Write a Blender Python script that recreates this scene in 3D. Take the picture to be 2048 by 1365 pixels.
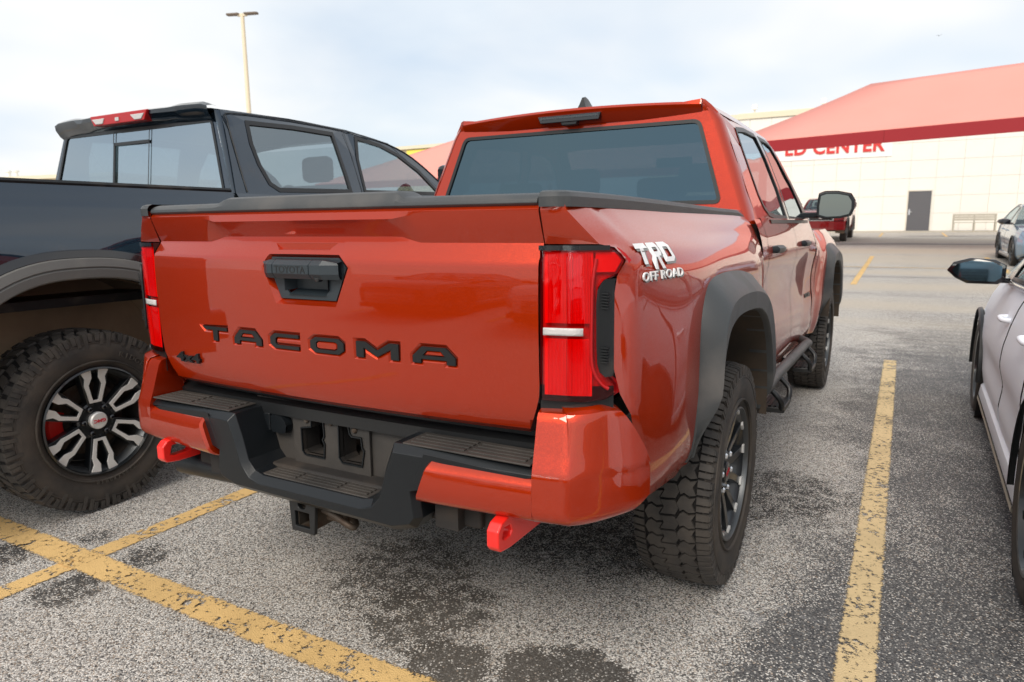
import bpy, bmesh, math, random
from mathutils import Vector, Matrix
random.seed(7)
R = math.radians
SC = bpy.context.scene
COL = SC.collection
for o in list(bpy.data.objects): bpy.data.objects.remove(o)

# ------------------------------------------------------------------ camera
cd = bpy.data.cameras.new('camera'); cam = bpy.data.objects.new('camera', cd); COL.objects.link(cam)
yaw, pitch, roll = R(-29.30), R(9.474), R(-0.532)
f = Vector((math.sin(yaw)*math.cos(pitch), math.cos(yaw)*math.cos(pitch), -math.sin(pitch)))
r0 = Vector((math.cos(yaw), -math.sin(yaw), 0)); u0 = r0.cross(f)
rr = r0*math.cos(roll)+u0*math.sin(roll); uu = -r0*math.sin(roll)+u0*math.cos(roll)
M = Matrix((rr, uu, -f)).transposed().to_4x4(); M.translation = Vector((1.4026, -2.4249, 1.2648))
cam.matrix_world = M
cd.sensor_width = 36; cd.lens = 24.42; cd.clip_start = 0.05; cd.clip_end = 3000
cd.dof.use_dof = True; cd.dof.focus_distance = 2.0; cd.dof.aperture_fstop = 5.6
SC.camera = cam

# ------------------------------------------------------------------ world, sun, exposure
SUN_AZ, SUN_EL = R(176), R(42)           # azimuth clockwise from +Y
w = bpy.data.worlds.new('World'); SC.world = w; w.use_nodes = True
nt = w.node_tree; nt.nodes.clear()
def wn(t, **k):
    n = nt.nodes.new(t)
    for a, b in k.items(): setattr(n, a, b)
    return n
wout = wn('ShaderNodeOutputWorld'); wbg = wn('ShaderNodeBackground'); wbg.inputs[1].default_value = 0.1
sky = wn('ShaderNodeTexSky', sky_type='NISHITA', sun_disc=False, sun_elevation=SUN_EL, sun_rotation=SUN_AZ, air_density=1.0, dust_density=1.5)
tc = wn('ShaderNodeTexCoord'); sep = wn('ShaderNodeSeparateXYZ'); nt.links.new(tc.outputs['Generated'], sep.inputs[0])
ma = wn('ShaderNodeMath', operation='ABSOLUTE'); nt.links.new(sep.outputs[2], ma.inputs[0])
mz = wn('ShaderNodeMath', operation='ADD'); nt.links.new(ma.outputs[0], mz.inputs[0]); mz.inputs[1].default_value = 0.22
cmb = wn('ShaderNodeCombineXYZ')
for i in (0, 1):
    d = wn('ShaderNodeMath', operation='DIVIDE'); nt.links.new(sep.outputs[i], d.inputs[0]); nt.links.new(mz.outputs[0], d.inputs[1]); nt.links.new(d.outputs[0], cmb.inputs[i])
nz = wn('ShaderNodeTexNoise'); nz.inputs['Scale'].default_value = 0.75; nz.inputs['Detail'].default_value = 5; nz.inputs['Roughness'].default_value = .5; nz.inputs['Distortion'].default_value = .6
nt.links.new(cmb.outputs[0], nz.inputs['Vector'])
rp = wn('ShaderNodeValToRGB'); rp.color_ramp.elements[0].position = .30; rp.color_ramp.elements[0].color = (.55, .55, .55, 1); rp.color_ramp.elements[1].position = .58; rp.color_ramp.elements[1].color = (1, 1, 1, 1)
nt.links.new(nz.outputs['Fac'], rp.inputs[0])
nz2 = wn('ShaderNodeTexNoise'); nz2.inputs['Scale'].default_value = .9; nz2.inputs['Detail'].default_value = 3
nt.links.new(cmb.outputs[0], nz2.inputs['Vector'])
rp2 = wn('ShaderNodeValToRGB')
rp2.color_ramp.elements[0].position = .36; rp2.color_ramp.elements[0].color = (5.5, 6.0, 6.5, 1)
rp2.color_ramp.elements[1].position = .62; rp2.color_ramp.elements[1].color = (7.2, 7.05, 6.8, 1)
nt.links.new(nz2.outputs['Fac'], rp2.inputs[0])
mx = wn('ShaderNodeMix', data_type='RGBA')
nt.links.new(rp.outputs[0], mx.inputs[0]); nt.links.new(sky.outputs[0], mx.inputs[6]); nt.links.new(rp2.outputs[0], mx.inputs[7])
nt.links.new(mx.outputs[2], wbg.inputs[0]); nt.links.new(wbg.outputs[0], wout.inputs[0])
sd = bpy.data.lights.new('sun', 'SUN'); sun = bpy.data.objects.new('sun', sd); COL.objects.link(sun)
sd.energy = 1.9; sd.angle = R(28); sd.color = (1, .92, .82)
sdir = Vector((math.sin(SUN_AZ)*math.cos(SUN_EL), math.cos(SUN_AZ)*math.cos(SUN_EL), math.sin(SUN_EL)))
sun.rotation_euler = (-sdir).to_track_quat('-Z', 'Y').to_euler()
SC.view_settings.view_transform = 'Standard'; SC.view_settings.look = 'None'; SC.view_settings.gamma = 1; SC.view_settings.use_curve_mapping = False
SC.view_settings.exposure = 0.62
SC.render.engine = 'CYCLES'

# ------------------------------------------------------------------ materials
def mat(name, col=(.5, .5, .5), rough=.5, metal=0., coat=0., crough=.03, spec=.5, trans=0., ior=1.5, noise=None, bump=None, dust=None, emit=None):
    """noise=(scale, amount, colour2)   bump=(scale, strength)   dust=(scale, threshold, colour)"""
    m = bpy.data.materials.new(name); m.use_nodes = True; t = m.node_tree
    b = t.nodes['Principled BSDF']
    b.inputs['Base Color'].default_value = (*col, 1); b.inputs['Roughness'].default_value = rough; b.inputs['Metallic'].default_value = metal
    b.inputs['Coat Weight'].default_value = coat; b.inputs['Coat IOR'].default_value = 1.52; b.inputs['Coat Roughness'].default_value = crough
    b.inputs['Specular IOR Level'].default_value = spec; b.inputs['Transmission Weight'].default_value = trans; b.inputs['IOR'].default_value = ior
    if emit: b.inputs['Emission Color'].default_value = (*emit[0], 1); b.inputs['Emission Strength'].default_value = emit[1]
    tcn = t.nodes.new('ShaderNodeTexCoord'); last = None
    def nzn(sc, det=4):
        n = t.nodes.new('ShaderNodeTexNoise'); n.inputs['Scale'].default_value = sc; n.inputs['Detail'].default_value = det
        t.links.new(tcn.outputs['Object'], n.inputs['Vector']); return n
    def mixc(fac, a, bcol):
        x = t.nodes.new('ShaderNodeMix'); x.data_type = 'RGBA'; t.links.new(fac, x.inputs[0])
        if a is None: x.inputs[6].default_value = (*col, 1)
        else: t.links.new(a, x.inputs[6])
        x.inputs[7].default_value = (*bcol, 1); return x.outputs[2]
    def ramp(src, lo, hi, mxv=1):
        q = t.nodes.new('ShaderNodeMapRange'); q.inputs[1].default_value = lo; q.inputs[2].default_value = hi; q.inputs[4].default_value = mxv
        t.links.new(src, q.inputs[0]); return q.outputs[0]
    if noise: last = mixc(ramp(nzn(noise[0]).outputs['Fac'], .35, .65, noise[1]), last, noise[2])
    if dust:
        fac = ramp(nzn(dust[0], 6).outputs['Fac'], dust[1], dust[1]+.22, .8)
        last = mixc(fac, last, dust[2])
        rm = t.nodes.new('ShaderNodeMapRange'); rm.inputs[3].default_value = rough; rm.inputs[4].default_value = min(1, rough+.35); t.links.new(fac, rm.inputs[0]); t.links.new(rm.outputs[0], b.inputs['Roughness'])
    if last is not None: t.links.new(last, b.inputs['Base Color'])
    if bump:
        bp = t.nodes.new('ShaderNodeBump'); bp.inputs['Strength'].default_value = bump[1]; bp.inputs['Distance'].default_value = .002
        t.links.new(nzn(bump[0], 3).outputs['Fac'], bp.inputs['Height']); t.links.new(bp.outputs[0], b.inputs['Normal'])
    return m
def paint(name, col, flake=.35, rough=.32, dustc=(.25, .16, .1), dth=.66, cior=1.55):
    m = mat(name, col, rough=rough, metal=flake, coat=1, crough=.02, spec=.08, dust=(2.3, dth, tuple(.75*a+.25*b for a, b in zip(col, dustc))))
    b = m.node_tree.nodes['Principled BSDF']; b.inputs['Coat IOR'].default_value = cior
    if flake > .2:       # fine metallic flake under the clear coat
        t = m.node_tree; vo = t.nodes.new('ShaderNodeTexVoronoi'); vo.inputs['Scale'].default_value = 900; tcn = t.nodes.new('ShaderNodeTexCoord'); t.links.new(tcn.outputs['Object'], vo.inputs['Vector'])
        sb = t.nodes.new('ShaderNodeVectorMath'); sb.operation = 'SUBTRACT'; t.links.new(vo.outputs['Color'], sb.inputs[0]); sb.inputs[1].default_value = (.5, .5, .5)
        sc = t.nodes.new('ShaderNodeVectorMath'); sc.operation = 'SCALE'; sc.inputs['Scale'].default_value = .16; t.links.new(sb.outputs[0], sc.inputs[0])
        ge = t.nodes.new('ShaderNodeNewGeometry'); ad = t.nodes.new('ShaderNodeVectorMath'); t.links.new(ge.outputs['Normal'], ad.inputs[0]); t.links.new(sc.outputs[0], ad.inputs[1])
        nm = t.nodes.new('ShaderNodeVectorMath'); nm.operation = 'NORMALIZE'; t.links.new(ad.outputs[0], nm.inputs[0]); t.links.new(nm.outputs[0], b.inputs['Normal'])
    return m
P = {}
P['orange'] = paint('orange_paint', (.415, .0255, .0008), .52, .34, cior=1.58)
P['gunmetal'] = paint('dark_blue_grey_paint', (.012, .027, .045), .6, .22, cior=1.72)
P['white'] = paint('white_paint', (.90, .94, 1.0), .0, cior=1.15)
P['white'] = mat('white_paint', (.86, .90, .97), .42, coat=.10, spec=.2, ior=1.2, dust=(2.3, .66, (.7, .7, .72)))
P['blue'] = paint('pale_blue_paint', (.20, .30, .40), .4)
P['red'] = paint('red_paint', (.40, .012, .014), .2)
P['silver_paint'] = paint('silver_paint', (.42, .43, .44), .5)
P['charcoal_paint'] = paint('charcoal_paint', (.03, .032, .035), .4)
P['plastic'] = mat('black_textured_plastic', (.009, .010, .011), .46, spec=.35, bump=(900, .25), dust=(7, .55, (.075, .062, .052)))
P['plastic_dusty'] = mat('dusty_grey_plastic_step', (.028, .026, .024), .6, noise=(6, .8, (.060, .052, .045)), bump=(700, .3))
P['plastic_clean'] = mat('dark_grey_plastic', (.007, .009, .011), .33, spec=.4, bump=(700, .2), dust=(4, .62, (.06, .055, .05)))
P['flare'] = mat('faded_grey_plastic', (.040, .044, .047), .45, bump=(800, .3), dust=(5, .50, (.11, .105, .10)))
P['flare_grey'] = mat('dusty_grey_plastic', (.12, .118, .112), .5, bump=(800, .3), dust=(4, .50, (.19, .18, .16)))
P['groove_shade'] = mat('tread_groove_shade', (.006, .005, .005), .9)  # near-black rubber, shade between the tread blocks put into the colour
P['mirror_blue'] = mat('blue_mirror_glass', (.26, .42, .52), .03, metal=1.)
P['gloss_black'] = mat('gloss_black', (.006, .006, .008), .12, coat=.6)
P['trim'] = mat('black_rubber_trim', (.010, .011, .012), .4)
P['rubber'] = mat('dusty_tyre_rubber', (.030, .027, .025), .75, noise=(9, .8, (.075, .060, .048)), bump=(160, .3))
P['rubber_tread'] = mat('worn_tread_rubber', (.032, .029, .027), .7, noise=(14, .8, (.070, .060, .051)), bump=(220, .4))
P['rubber_text'] = mat('raised_tyre_lettering', (.06, .052, .045), .6)
P['machined'] = mat('machined_alloy', (.80, .79, .77), .42, metal=.35, noise=(30, .4, (.66, .64, .61)))
P['black_alloy'] = mat('black_alloy', (.010, .012, .014), .3, coat=.4)
P['grey_alloy'] = mat('grey_alloy', (.10, .105, .11), .4, metal=.8)
P['chrome'] = mat('chrome', (.75, .75, .76), .12, metal=1.)
P['steel'] = mat('dirty_steel', (.10, .085, .07), .6, metal=.6, noise=(25, .8, (.06, .03, .015)))
P['under'] = mat('undercarriage_black', (.014, .012, .011), .75, dust=(6, .5, (.06, .045, .033)))
P['liner'] = mat('dusty_wheel_liner', (.26, .19, .13), .9, noise=(3, .9, (.40, .29, .19)), bump=(60, .4))
P['liner_dark'] = mat('black_wheel_liner', (.035, .028, .022), .85, noise=(4, .9, (.085, .06, .04)), bump=(60, .4))
P['hook'] = mat('red_hook_paint', (.78, .018, .012), .32, coat=.5)
P['interior'] = mat('dark_interior', (.03, .03, .032), .7)
P['headliner'] = mat('pale_headliner', (.35, .34, .33), .8)
P['handle_grey'] = mat('blue_grey_handle_plastic', (.024, .033, .040), .36, bump=(800, .2))
P['letter_black'] = mat('satin_black_lettering', (.008, .009, .010), .35)
P['decal_white'] = mat('white_decal', (.80, .80, .80), .4)
P['decal_grey'] = mat('grey_decal', (.20, .20, .19), .4)
P['lens_back'] = mat('lamp_housing_dark_red', (.50, .008, .011), .3)
P['lens_red'] = mat('red_reflector', (.74, .008, .008), .35)
P['lens_dark'] = mat('deep_red_reflector', (.42, .006, .008), .3)
P['lens_white'] = mat('clear_reflector', (.55, .53, .52), .25, bump=(260, .8))
P['cap_red'] = mat('red_emblem', (.55, .01, .03), .4)
P['caliper'] = mat('red_caliper', (.50, .012, .008), .4)
P['concrete'] = mat('pale_concrete', (.50, .45, .36), .85, noise=(3, .6, (.40, .36, .29)), bump=(40, .3))
P['wall'] = mat('cream_wall_panel', (.82, .79, .73), .8, noise=(.8, .4, (.77, .735, .67)), bump=(60, .25))
P['wall_joint'] = mat('wall_joint', (.66, .62, .54), .9)
P['canopy'] = mat('red_canopy_fabric', (.74, .30, .25), .7, noise=(.5, .3, (.70, .26, .21)), bump=(30, .2))
P['fascia'] = mat('red_canopy_valance', (.30, .008, .014), .6)
P['grey_door'] = mat('grey_door_paint', (.10, .10, .11), .5)
P['sign_red'] = mat('red_sign_letter', (.62, .035, .03), .5)
P['sign_white'] = mat('white_sign_board', (.85, .84, .82), .6)
P['sign_yellow'] = mat('yellow_sign', (.85, .72, .12), .6)
P['tan'] = mat('tan_wall', (.66, .56, .38), .85, noise=(.4, .5, (.6, .5, .34)))
P['tan_trim'] = mat('tan_roof_trim', (.72, .66, .50), .7)
P['roof_grey'] = mat('grey_roof', (.40, .42, .42), .8)
P['pole'] = mat('cream_pole', (.78, .68, .50), .6)
P['lamp_head'] = mat('bronze_lamp_head', (.16, .12, .09), .5)
P['bench'] = mat('weathered_bench', (.46, .43, .36), .8, noise=(8, .6, (.38, .35, .29)))
P['bird'] = mat('dark_feathers', (.03, .03, .03), .8)

def glass(name, tint, ior=1.5, rough=.0, boost=1.0, gcol=(.82, .94, 1)):
    m = bpy.data.materials.new(name); m.use_nodes = True; t = m.node_tree; t.nodes.clear()
    o = t.nodes.new('ShaderNodeOutputMaterial'); tr = t.nodes.new('ShaderNodeBsdfTransparent'); gl = t.nodes.new('ShaderNodeBsdfGlossy')
    tr.inputs[0].default_value = (*tint, 1); gl.inputs['Roughness'].default_value = rough; gl.inputs[0].default_value = (*gcol, 1)
    f0 = ((ior-1)/(ior+1))**2*boost
    ge = t.nodes.new('ShaderNodeNewGeometry'); dt = t.nodes.new('ShaderNodeVectorMath'); dt.operation = 'DOT_PRODUCT'
    t.links.new(ge.outputs['Normal'], dt.inputs[0]); t.links.new(ge.outputs['Incoming'], dt.inputs[1])
    def mth(op, x, y=None):
        q = t.nodes.new('ShaderNodeMath'); q.operation = op; q.use_clamp = (op != 'POWER')
        t.links.new(x, q.inputs[0]) if not isinstance(x, float) else setattr(q.inputs[0], 'default_value', x)
        if y is not None: t.links.new(y, q.inputs[1]) if not isinstance(y, float) else setattr(q.inputs[1], 'default_value', y)
        return q
    ab = mth('ABSOLUTE', dt.outputs['Value']); iv = mth('SUBTRACT', 1., ab.outputs[0]); p5 = mth('POWER', iv.outputs[0], 5.)
    sc = mth('MULTIPLY', p5.outputs[0], 1.-f0); mu = mth('ADD', sc.outputs[0], f0)
    ms = t.nodes.new('ShaderNodeMixShader'); t.links.new(mu.outputs[0], ms.inputs[0]); t.links.new(tr.outputs[0], ms.inputs[1]); t.links.new(gl.outputs[0], ms.inputs[2]); t.links.new(ms.outputs[0], o.inputs[0])
    return m
P['glass_dark'] = glass('tinted_glass', (.03, .045, .055), 2.35, gcol=(.55, .85, 1))
P['glass_sky'] = glass('reflective_tinted_glass', (.30, .38, .40), 5.0)
P['glass_side'] = glass('side_tinted_glass', (.25, .31, .34), 3.0)
P['glass_mid'] = glass('lightly_tinted_glass', (.42, .48, .50), 2.3)
P['glass_front'] = glass('clear_glass', (.75, .80, .80), 1.7)
P['mirror'] = mat('mirror_glass', (.20, .23, .23), .03, metal=1.)
P['lens'] = glass('red_lens', (1, .12, .10), 1.5)
P['lens_clear'] = glass('clear_lens', (.9, .9, .9), 1.5)

def nodes_mat(name):
    m = bpy.data.materials.new(name); m.use_nodes = True; return m, m.node_tree, m.node_tree.nodes['Principled BSDF']
def asphalt(name, paintcol=None):
    m, t, b = nodes_mat(name); L = t.links.new
    N = lambda k: t.nodes.new(k)
    geo = N('ShaderNodeNewGeometry'); pos = geo.outputs['Position']
    def noise(sc, det=4, rough=.55):
        n = N('ShaderNodeTexNoise'); n.inputs['Scale'].default_value = sc; n.inputs['Detail'].default_value = det; n.inputs['Roughness'].default_value = rough; L(pos, n.inputs['Vector']); return n.outputs['Fac']
    def mr(src, a, b_, c=0., d=1.):
        q = N('ShaderNodeMapRange'); q.interpolation_type = 'SMOOTHSTEP'; L(src, q.inputs[0])
        for i, v in zip((1, 2, 3, 4), (a, b_, c, d)): q.inputs[i].default_value = v
        return q.outputs[0]
    def mm(op, a, b_):
        q = N('ShaderNodeMath'); q.operation = op; q.use_clamp = False
        for i, v in enumerate((a, b_)):
            if isinstance(v, (int, float)): q.inputs[i].default_value = v
            else: L(v, q.inputs[i])
        return q.outputs[0]
    def mixc(fac, a, b_):
        x = N('ShaderNodeMix'); x.data_type = 'RGBA'
        if isinstance(fac, (int, float)): x.inputs[0].default_value = fac
        else: L(fac, x.inputs[0])
        for i, v in ((6, a), (7, b_)):
            if isinstance(v, tuple): x.inputs[i].default_value = (*v, 1)
            else: L(v, x.inputs[i])
        return x.outputs[2]
    vo = N('ShaderNodeTexVoronoi'); vo.inputs['Scale'].default_value = 215; vo.inputs['Randomness'].default_value = 1; L(pos, vo.inputs['Vector'])
    sp = N('ShaderNodeSeparateColor'); L(vo.outputs['Color'], sp.inputs[0])
    cr = N('ShaderNodeValToRGB'); e = cr.color_ramp; e.interpolation = 'LINEAR'
    for p_, c_ in ((.08, (.05, .051, .055, 1)), (.24, (.24, .235, .225, 1)), (.50, (.48, .46, .435, 1)), (.76, (.76, .735, .695, 1))):
        k = e.elements.new(p_); k.color = c_
    e.elements.remove(e.elements[0]); e.elements[-1].color = (.80, .77, .72, 1)
    L(sp.outputs[0], cr.inputs[0])
    stone = mixc(mr(sp.outputs[1], .72, .95, 0, .55), cr.outputs[0], (.42, .30, .20))
    edge = mr(vo.outputs['Distance'], .48, .80)
    col = mixc(mm('MULTIPLY', edge, .6), stone, (.045, .043, .042))
    spx = N('ShaderNodeSeparateXYZ'); L(pos, spx.inputs[0]); X, Y = spx.outputs[0], spx.outputs[1]
    # remains of dark sealer: patches, more of it on the right hand bay
    n1 = noise(1.1, 6, .6); n2 = noise(5, 5, .6)
    right = mr(mm('ADD', X, mm('MULTIPLY', n1, .8)), .98, 1.95, 0, .37)
    seal = mr(mm('ADD', mm('ADD', mm('MULTIPLY', n1, .55), mm('MULTIPLY', n2, .30)), right), .53, .86, 0, .86)
    far = mr(Y, 4.5, 9, 1, .22); seal = mm('MULTIPLY', seal, far)
    seal_speck = mm('MULTIPLY', mr(mm('SUBTRACT', seal, mm('MULTIPLY', sp.outputs[2], .95)), -.14, .22), .84)
    col = mixc(seal_speck, col, (.040, .043, .050))
    # oil stains, and broad darker patches under and beside the truck: (x, y, radius, strength)
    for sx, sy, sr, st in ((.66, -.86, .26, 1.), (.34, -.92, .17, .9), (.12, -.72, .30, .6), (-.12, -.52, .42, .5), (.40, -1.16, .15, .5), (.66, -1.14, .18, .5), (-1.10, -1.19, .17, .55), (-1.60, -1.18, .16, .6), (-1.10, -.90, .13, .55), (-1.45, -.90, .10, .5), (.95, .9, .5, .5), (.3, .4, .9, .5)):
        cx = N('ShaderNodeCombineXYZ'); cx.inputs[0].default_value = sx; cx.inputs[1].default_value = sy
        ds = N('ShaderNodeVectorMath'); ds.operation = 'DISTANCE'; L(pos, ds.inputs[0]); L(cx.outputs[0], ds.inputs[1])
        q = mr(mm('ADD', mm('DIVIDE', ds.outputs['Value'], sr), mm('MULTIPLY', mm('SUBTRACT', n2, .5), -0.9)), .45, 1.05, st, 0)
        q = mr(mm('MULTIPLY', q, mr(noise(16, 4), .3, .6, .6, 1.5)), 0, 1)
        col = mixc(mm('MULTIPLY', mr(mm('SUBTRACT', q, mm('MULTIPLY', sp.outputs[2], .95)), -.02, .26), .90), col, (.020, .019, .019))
    # tan grit in the lane, pale chalky scuffs
    col = mixc(mr(noise(.35, 4), .5, .66, 0, .14), col, (.40, .34, .27))
    col = mixc(mm('MULTIPLY', mr(noise(2.6, 7, .7), .60, .74, 0, .55), mr(X, .3, .9)), col, (.46, .47, .49))
    # long straight traffic wear beyond
    wv = N('ShaderNodeTexNoise'); wv.inputs['Scale'].default_value = 1; wv.inputs['Detail'].default_value = 4
    mp = N('ShaderNodeMapping'); mp.inputs['Scale'].default_value = (.10, .55, 1); L(pos, mp.inputs[0]); L(mp.outputs[0], wv.inputs['Vector'])
    wear = mm('MULTIPLY', mr(wv.outputs['Fac'], .42, .64, 0, .75), mr(Y, 4.5, 8.5))
    col = mixc(wear, col, (.44, .385, .31))
    dk = mm('MULTIPLY', mr(wv.outputs['Fac'], .30, .47, .75, 0), mr(Y, 8, 11)); col = mixc(dk, col, (.10, .095, .09))
    hgt = mm('MULTIPLY', mr(vo.outputs['Distance'], 0, .7, 1, 0), 1.)
    if paintcol:
        wn_ = noise(38, 6, .68); wn2 = noise(4.5, 4); wn3 = noise(110, 3, .6)
        msk = mr(mm('ADD', mm('ADD', mm('MULTIPLY', wn_, .6), mm('MULTIPLY', wn2, .35)), mm('MULTIPLY', wn3, .25)), .520, .575)
        # edges fray
        tcn = N('ShaderNodeTexCoord'); sx = N('ShaderNodeSeparateXYZ'); L(tcn.outputs['UV'], sx.inputs[0])
        ab = mm('SUBTRACT', sx.outputs[0], .5); aa = N('ShaderNodeMath'); aa.operation = 'ABSOLUTE'; L(mm_raw(t, sx.outputs[0], .5), aa.inputs[0])
        fr = mr(mm('ADD', aa.outputs[0], mm('MULTIPLY', mm('SUBTRACT', noise(75, 6, .75), .42), .42)), .43, .50, 1, 0)
        pc = mixc(mr(noise(3, 5), .35, .7, 0, .55), paintcol, tuple(c*.72 for c in paintcol))
        pc = mixc(mr(noise(22, 6, .7), .52, .72, 0, .5), pc, tuple(c*.55 for c in paintcol))
        k = mm('MULTIPLY', msk, fr)
        col = pc
        trn = N('ShaderNodeBsdfTransparent'); ms = N('ShaderNodeMixShader'); L(k, ms.inputs[0]); L(trn.outputs[0], ms.inputs[1]); L(b.outputs[0], ms.inputs[2])
        out = t.nodes['Material Output']; L(ms.outputs[0], out.inputs[0])
    L(col, b.inputs['Base Color']); b.inputs['Roughness'].default_value = .8; b.inputs['Specular IOR Level'].default_value = .35
    bp = N('ShaderNodeBump'); bp.inputs['Strength'].default_value = .55 if not paintcol else .35; bp.inputs['Distance'].default_value = .004
    L(hgt, bp.inputs['Height']); L(bp.outputs[0], b.inputs['Normal'])
    return m
def mm_raw(t, a, v):
    q = t.nodes.new('ShaderNodeMath'); q.operation = 'SUBTRACT'; t.links.new(a, q.inputs[0]); q.inputs[1].default_value = v; return q.outputs[0]
P['asphalt'] = asphalt('coarse_asphalt')
P['line'] = asphalt('worn_yellow_line', (.72, .48, .20))
P['line_pale'] = asphalt('faded_yellow_line', (.68, .52, .29))

# ------------------------------------------------------------------ mesh helpers
class MB:
    def __init__(s): s.v = []; s.f = []
    def add(s, V, F):
        k = len(s.v); s.v += [tuple(p) for p in V]; s.f += [tuple(i+k for i in q) for q in F]; return s
    def box(s, x0, x1, y0, y1, z0, z1):
        return s.add([(x, y, z) for x in (x0, x1) for y in (y0, y1) for z in (z0, z1)], [(0, 1, 3, 2), (4, 6, 7, 5), (0, 4, 5, 1), (2, 3, 7, 6), (0, 2, 6, 4), (1, 5, 7, 3)])
    def prism(s, poly, ax, d0, d1, taper=None):
        """poly in the two other axes; ax 'x': (y,z) 'y': (x,z) 'z': (x,y)"""
        def p3(p, d): return {'x': (d, p[0], p[1]), 'y': (p[0], d, p[1]), 'z': (p[0], p[1], d)}[ax]
        n = len(poly); top = taper or poly
        return s.add([p3(p, d0) for p in poly]+[p3(p, d1) for p in top], [tuple(range(n))[::-1], tuple(range(n, 2*n))]+[(i, (i+1) % n, n+(i+1) % n, n+i) for i in range(n)])
    def grid(s, rows, closed=False, skip=None):
        nr, nc = len(rows), len(rows[0]); k = len(s.v)
        for q in rows: s.v += [tuple(p) for p in q]
        for i in range(nr-1):
            for j in range(nc if closed else nc-1):
                if skip and skip(i, j): continue
                j2 = (j+1) % nc
                s.f.append((k+i*nc+j, k+i*nc+j2, k+(i+1)*nc+j2, k+(i+1)*nc+j))
        return s
    def lathe(s, prof, n=48, ax='x', c=(0, 0, 0), a0=0, a1=None):
        full = a1 is None; a1 = 2*math.pi if full else a1
        rows = []
        for i in range(n if full else n+1):
            a = a0+(a1-a0)*i/n; ca, sa = math.cos(a), math.sin(a)
            rows.append([{'x': (c[0]+d, c[1]+q*ca, c[2]+q*sa), 'y': (c[0]+q*ca, c[1]+d, c[2]+q*sa), 'z': (c[0]+q*ca, c[1]+q*sa, c[2]+d)}[ax] for d, q in prof])
        if full: rows.append(rows[0])
        return s.grid(rows)
    def tube(s, path, rad, n=10):
        path = [Vector(p) for p in path]; rows = []
        up = Vector((0.13, .21, 1)).normalized()
        for i, p in enumerate(path):
            d = (path[min(i+1, len(path)-1)]-path[max(i-1, 0)]).normalized()
            a = d.cross(up).normalized(); b = a.cross(d)
            q = rad[i] if isinstance(rad, (list, tuple)) else rad
            rows.append([p+(a*math.cos(t)+b*math.sin(t))*q for t in [2*math.pi*j/n for j in range(n)]])
        k = len(s.v); s.grid(rows, closed=True)
        s.f.append(tuple(range(k, k+n))[::-1]); e = len(s.v); s.f.append(tuple(range(e-n, e))); return s
    def fill(s, outer, holes, mp):
        bm = bmesh.new(); es = []
        for lp in [outer]+list(holes):
            vs = [bm.verts.new((p[0], p[1], 0)) for p in lp]
            es += [bm.edges.new((vs[i], vs[(i+1) % len(vs)])) for i in range(len(vs))]
        bmesh.ops.triangle_fill(bm, edges=es, use_beauty=True)
        bm.verts.index_update(); V = [mp(v.co.x, v.co.y) for v in bm.verts]; F = [tuple(v.index for v in q.verts) for q in bm.faces]; bm.free()
        return s.add(V, F)
    def build(s, name, m, parent=None, ang=None, bev=None, seg=2, solid=None, loc=None, subd=0, weld=True, sharp=None):
        me = bpy.data.meshes.new(name); me.from_pydata(s.v, [], s.f); me.update()
        bm = bmesh.new(); bm.from_mesh(me)
        if weld: bmesh.ops.remove_doubles(bm, verts=bm.verts, dist=1e-5)
        bmesh.ops.recalc_face_normals(bm, faces=bm.faces); bm.to_mesh(me); bm.free()
        if m is not None: me.materials.append(P[m] if isinstance(m, str) else m)
        if ang is not None or bev: finish(me, ang if ang is not None else 35)
        o = bpy.data.objects.new(name, me); COL.objects.link(o)
        if parent: o.parent = parent
        if loc: o.location = loc
        if solid:
            q = o.modifiers.new('solid', 'SOLIDIFY'); q.thickness = solid; q.offset = 0
        if subd:
            q = o.modifiers.new('sub', 'SUBSURF'); q.levels = subd; q.render_levels = subd
        if bev:
            q = o.modifiers.new('bev', 'BEVEL'); q.width = bev; q.segments = seg; q.limit_method = 'ANGLE'; q.angle_limit = R(28); q.harden_normals = True
        return o
def finish(me, ang):
    for p in me.polygons: p.use_smooth = True
    me.set_sharp_from_angle(angle=R(ang))
def empty(name, loc=(0, 0, 0), rz=0, label=None, cat=None, group=None):
    o = bpy.data.objects.new(name, None); COL.objects.link(o); o.location = loc; o.rotation_euler = (0, 0, rz); o.empty_display_size = .2
    return tag(o, label, cat, group)
def tag(o, label=None, cat=None, group=None, kind=None):
    if label: o['label'] = label
    if cat: o['category'] = cat
    if group: o['group'] = group
    if kind: o['kind'] = kind
    return o
def copy_tree(o, parent=None):
    c = o.copy(); COL.objects.link(c)
    if parent is not None: c.parent = parent
    for ch in list(o.children): copy_tree(ch, c)
    return c
def lerp(a, b, t): return a+(b-a)*t
def interp(tab, x):
    if x <= tab[0][0]: return tab[0][1]
    for (a, b), (c, d) in zip(tab[:-1], tab[1:]):
        if x <= c: return b+(d-b)*(x-a)/(c-a)
    return tab[-1][1]
def sst(a, b, x):
    t = max(0, min(1, (x-a)/(b-a))); return t*t*(3-2*t)
def offset(poly, d):
    """miter offset, outward for positive d"""
    A = sum(p[0]*q[1]-q[0]*p[1] for p, q in zip(poly, poly[1:]+poly[:1])); sg = 1 if A > 0 else -1
    out = []; n = len(poly)
    for i in range(n):
        p0, p1, p2 = Vector(poly[i-1]), Vector(poly[i]), Vector(poly[(i+1) % n])
        e1 = (p1-p0).normalized(); e2 = (p2-p1).normalized()
        n1 = Vector((e1.y, -e1.x))*sg; n2 = Vector((e2.y, -e2.x))*sg
        b = n1+n2; b = b/max(.35, b.dot(n1)); out.append((p1.x+b.x*d, p1.y+b.y*d))
    return out
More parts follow.
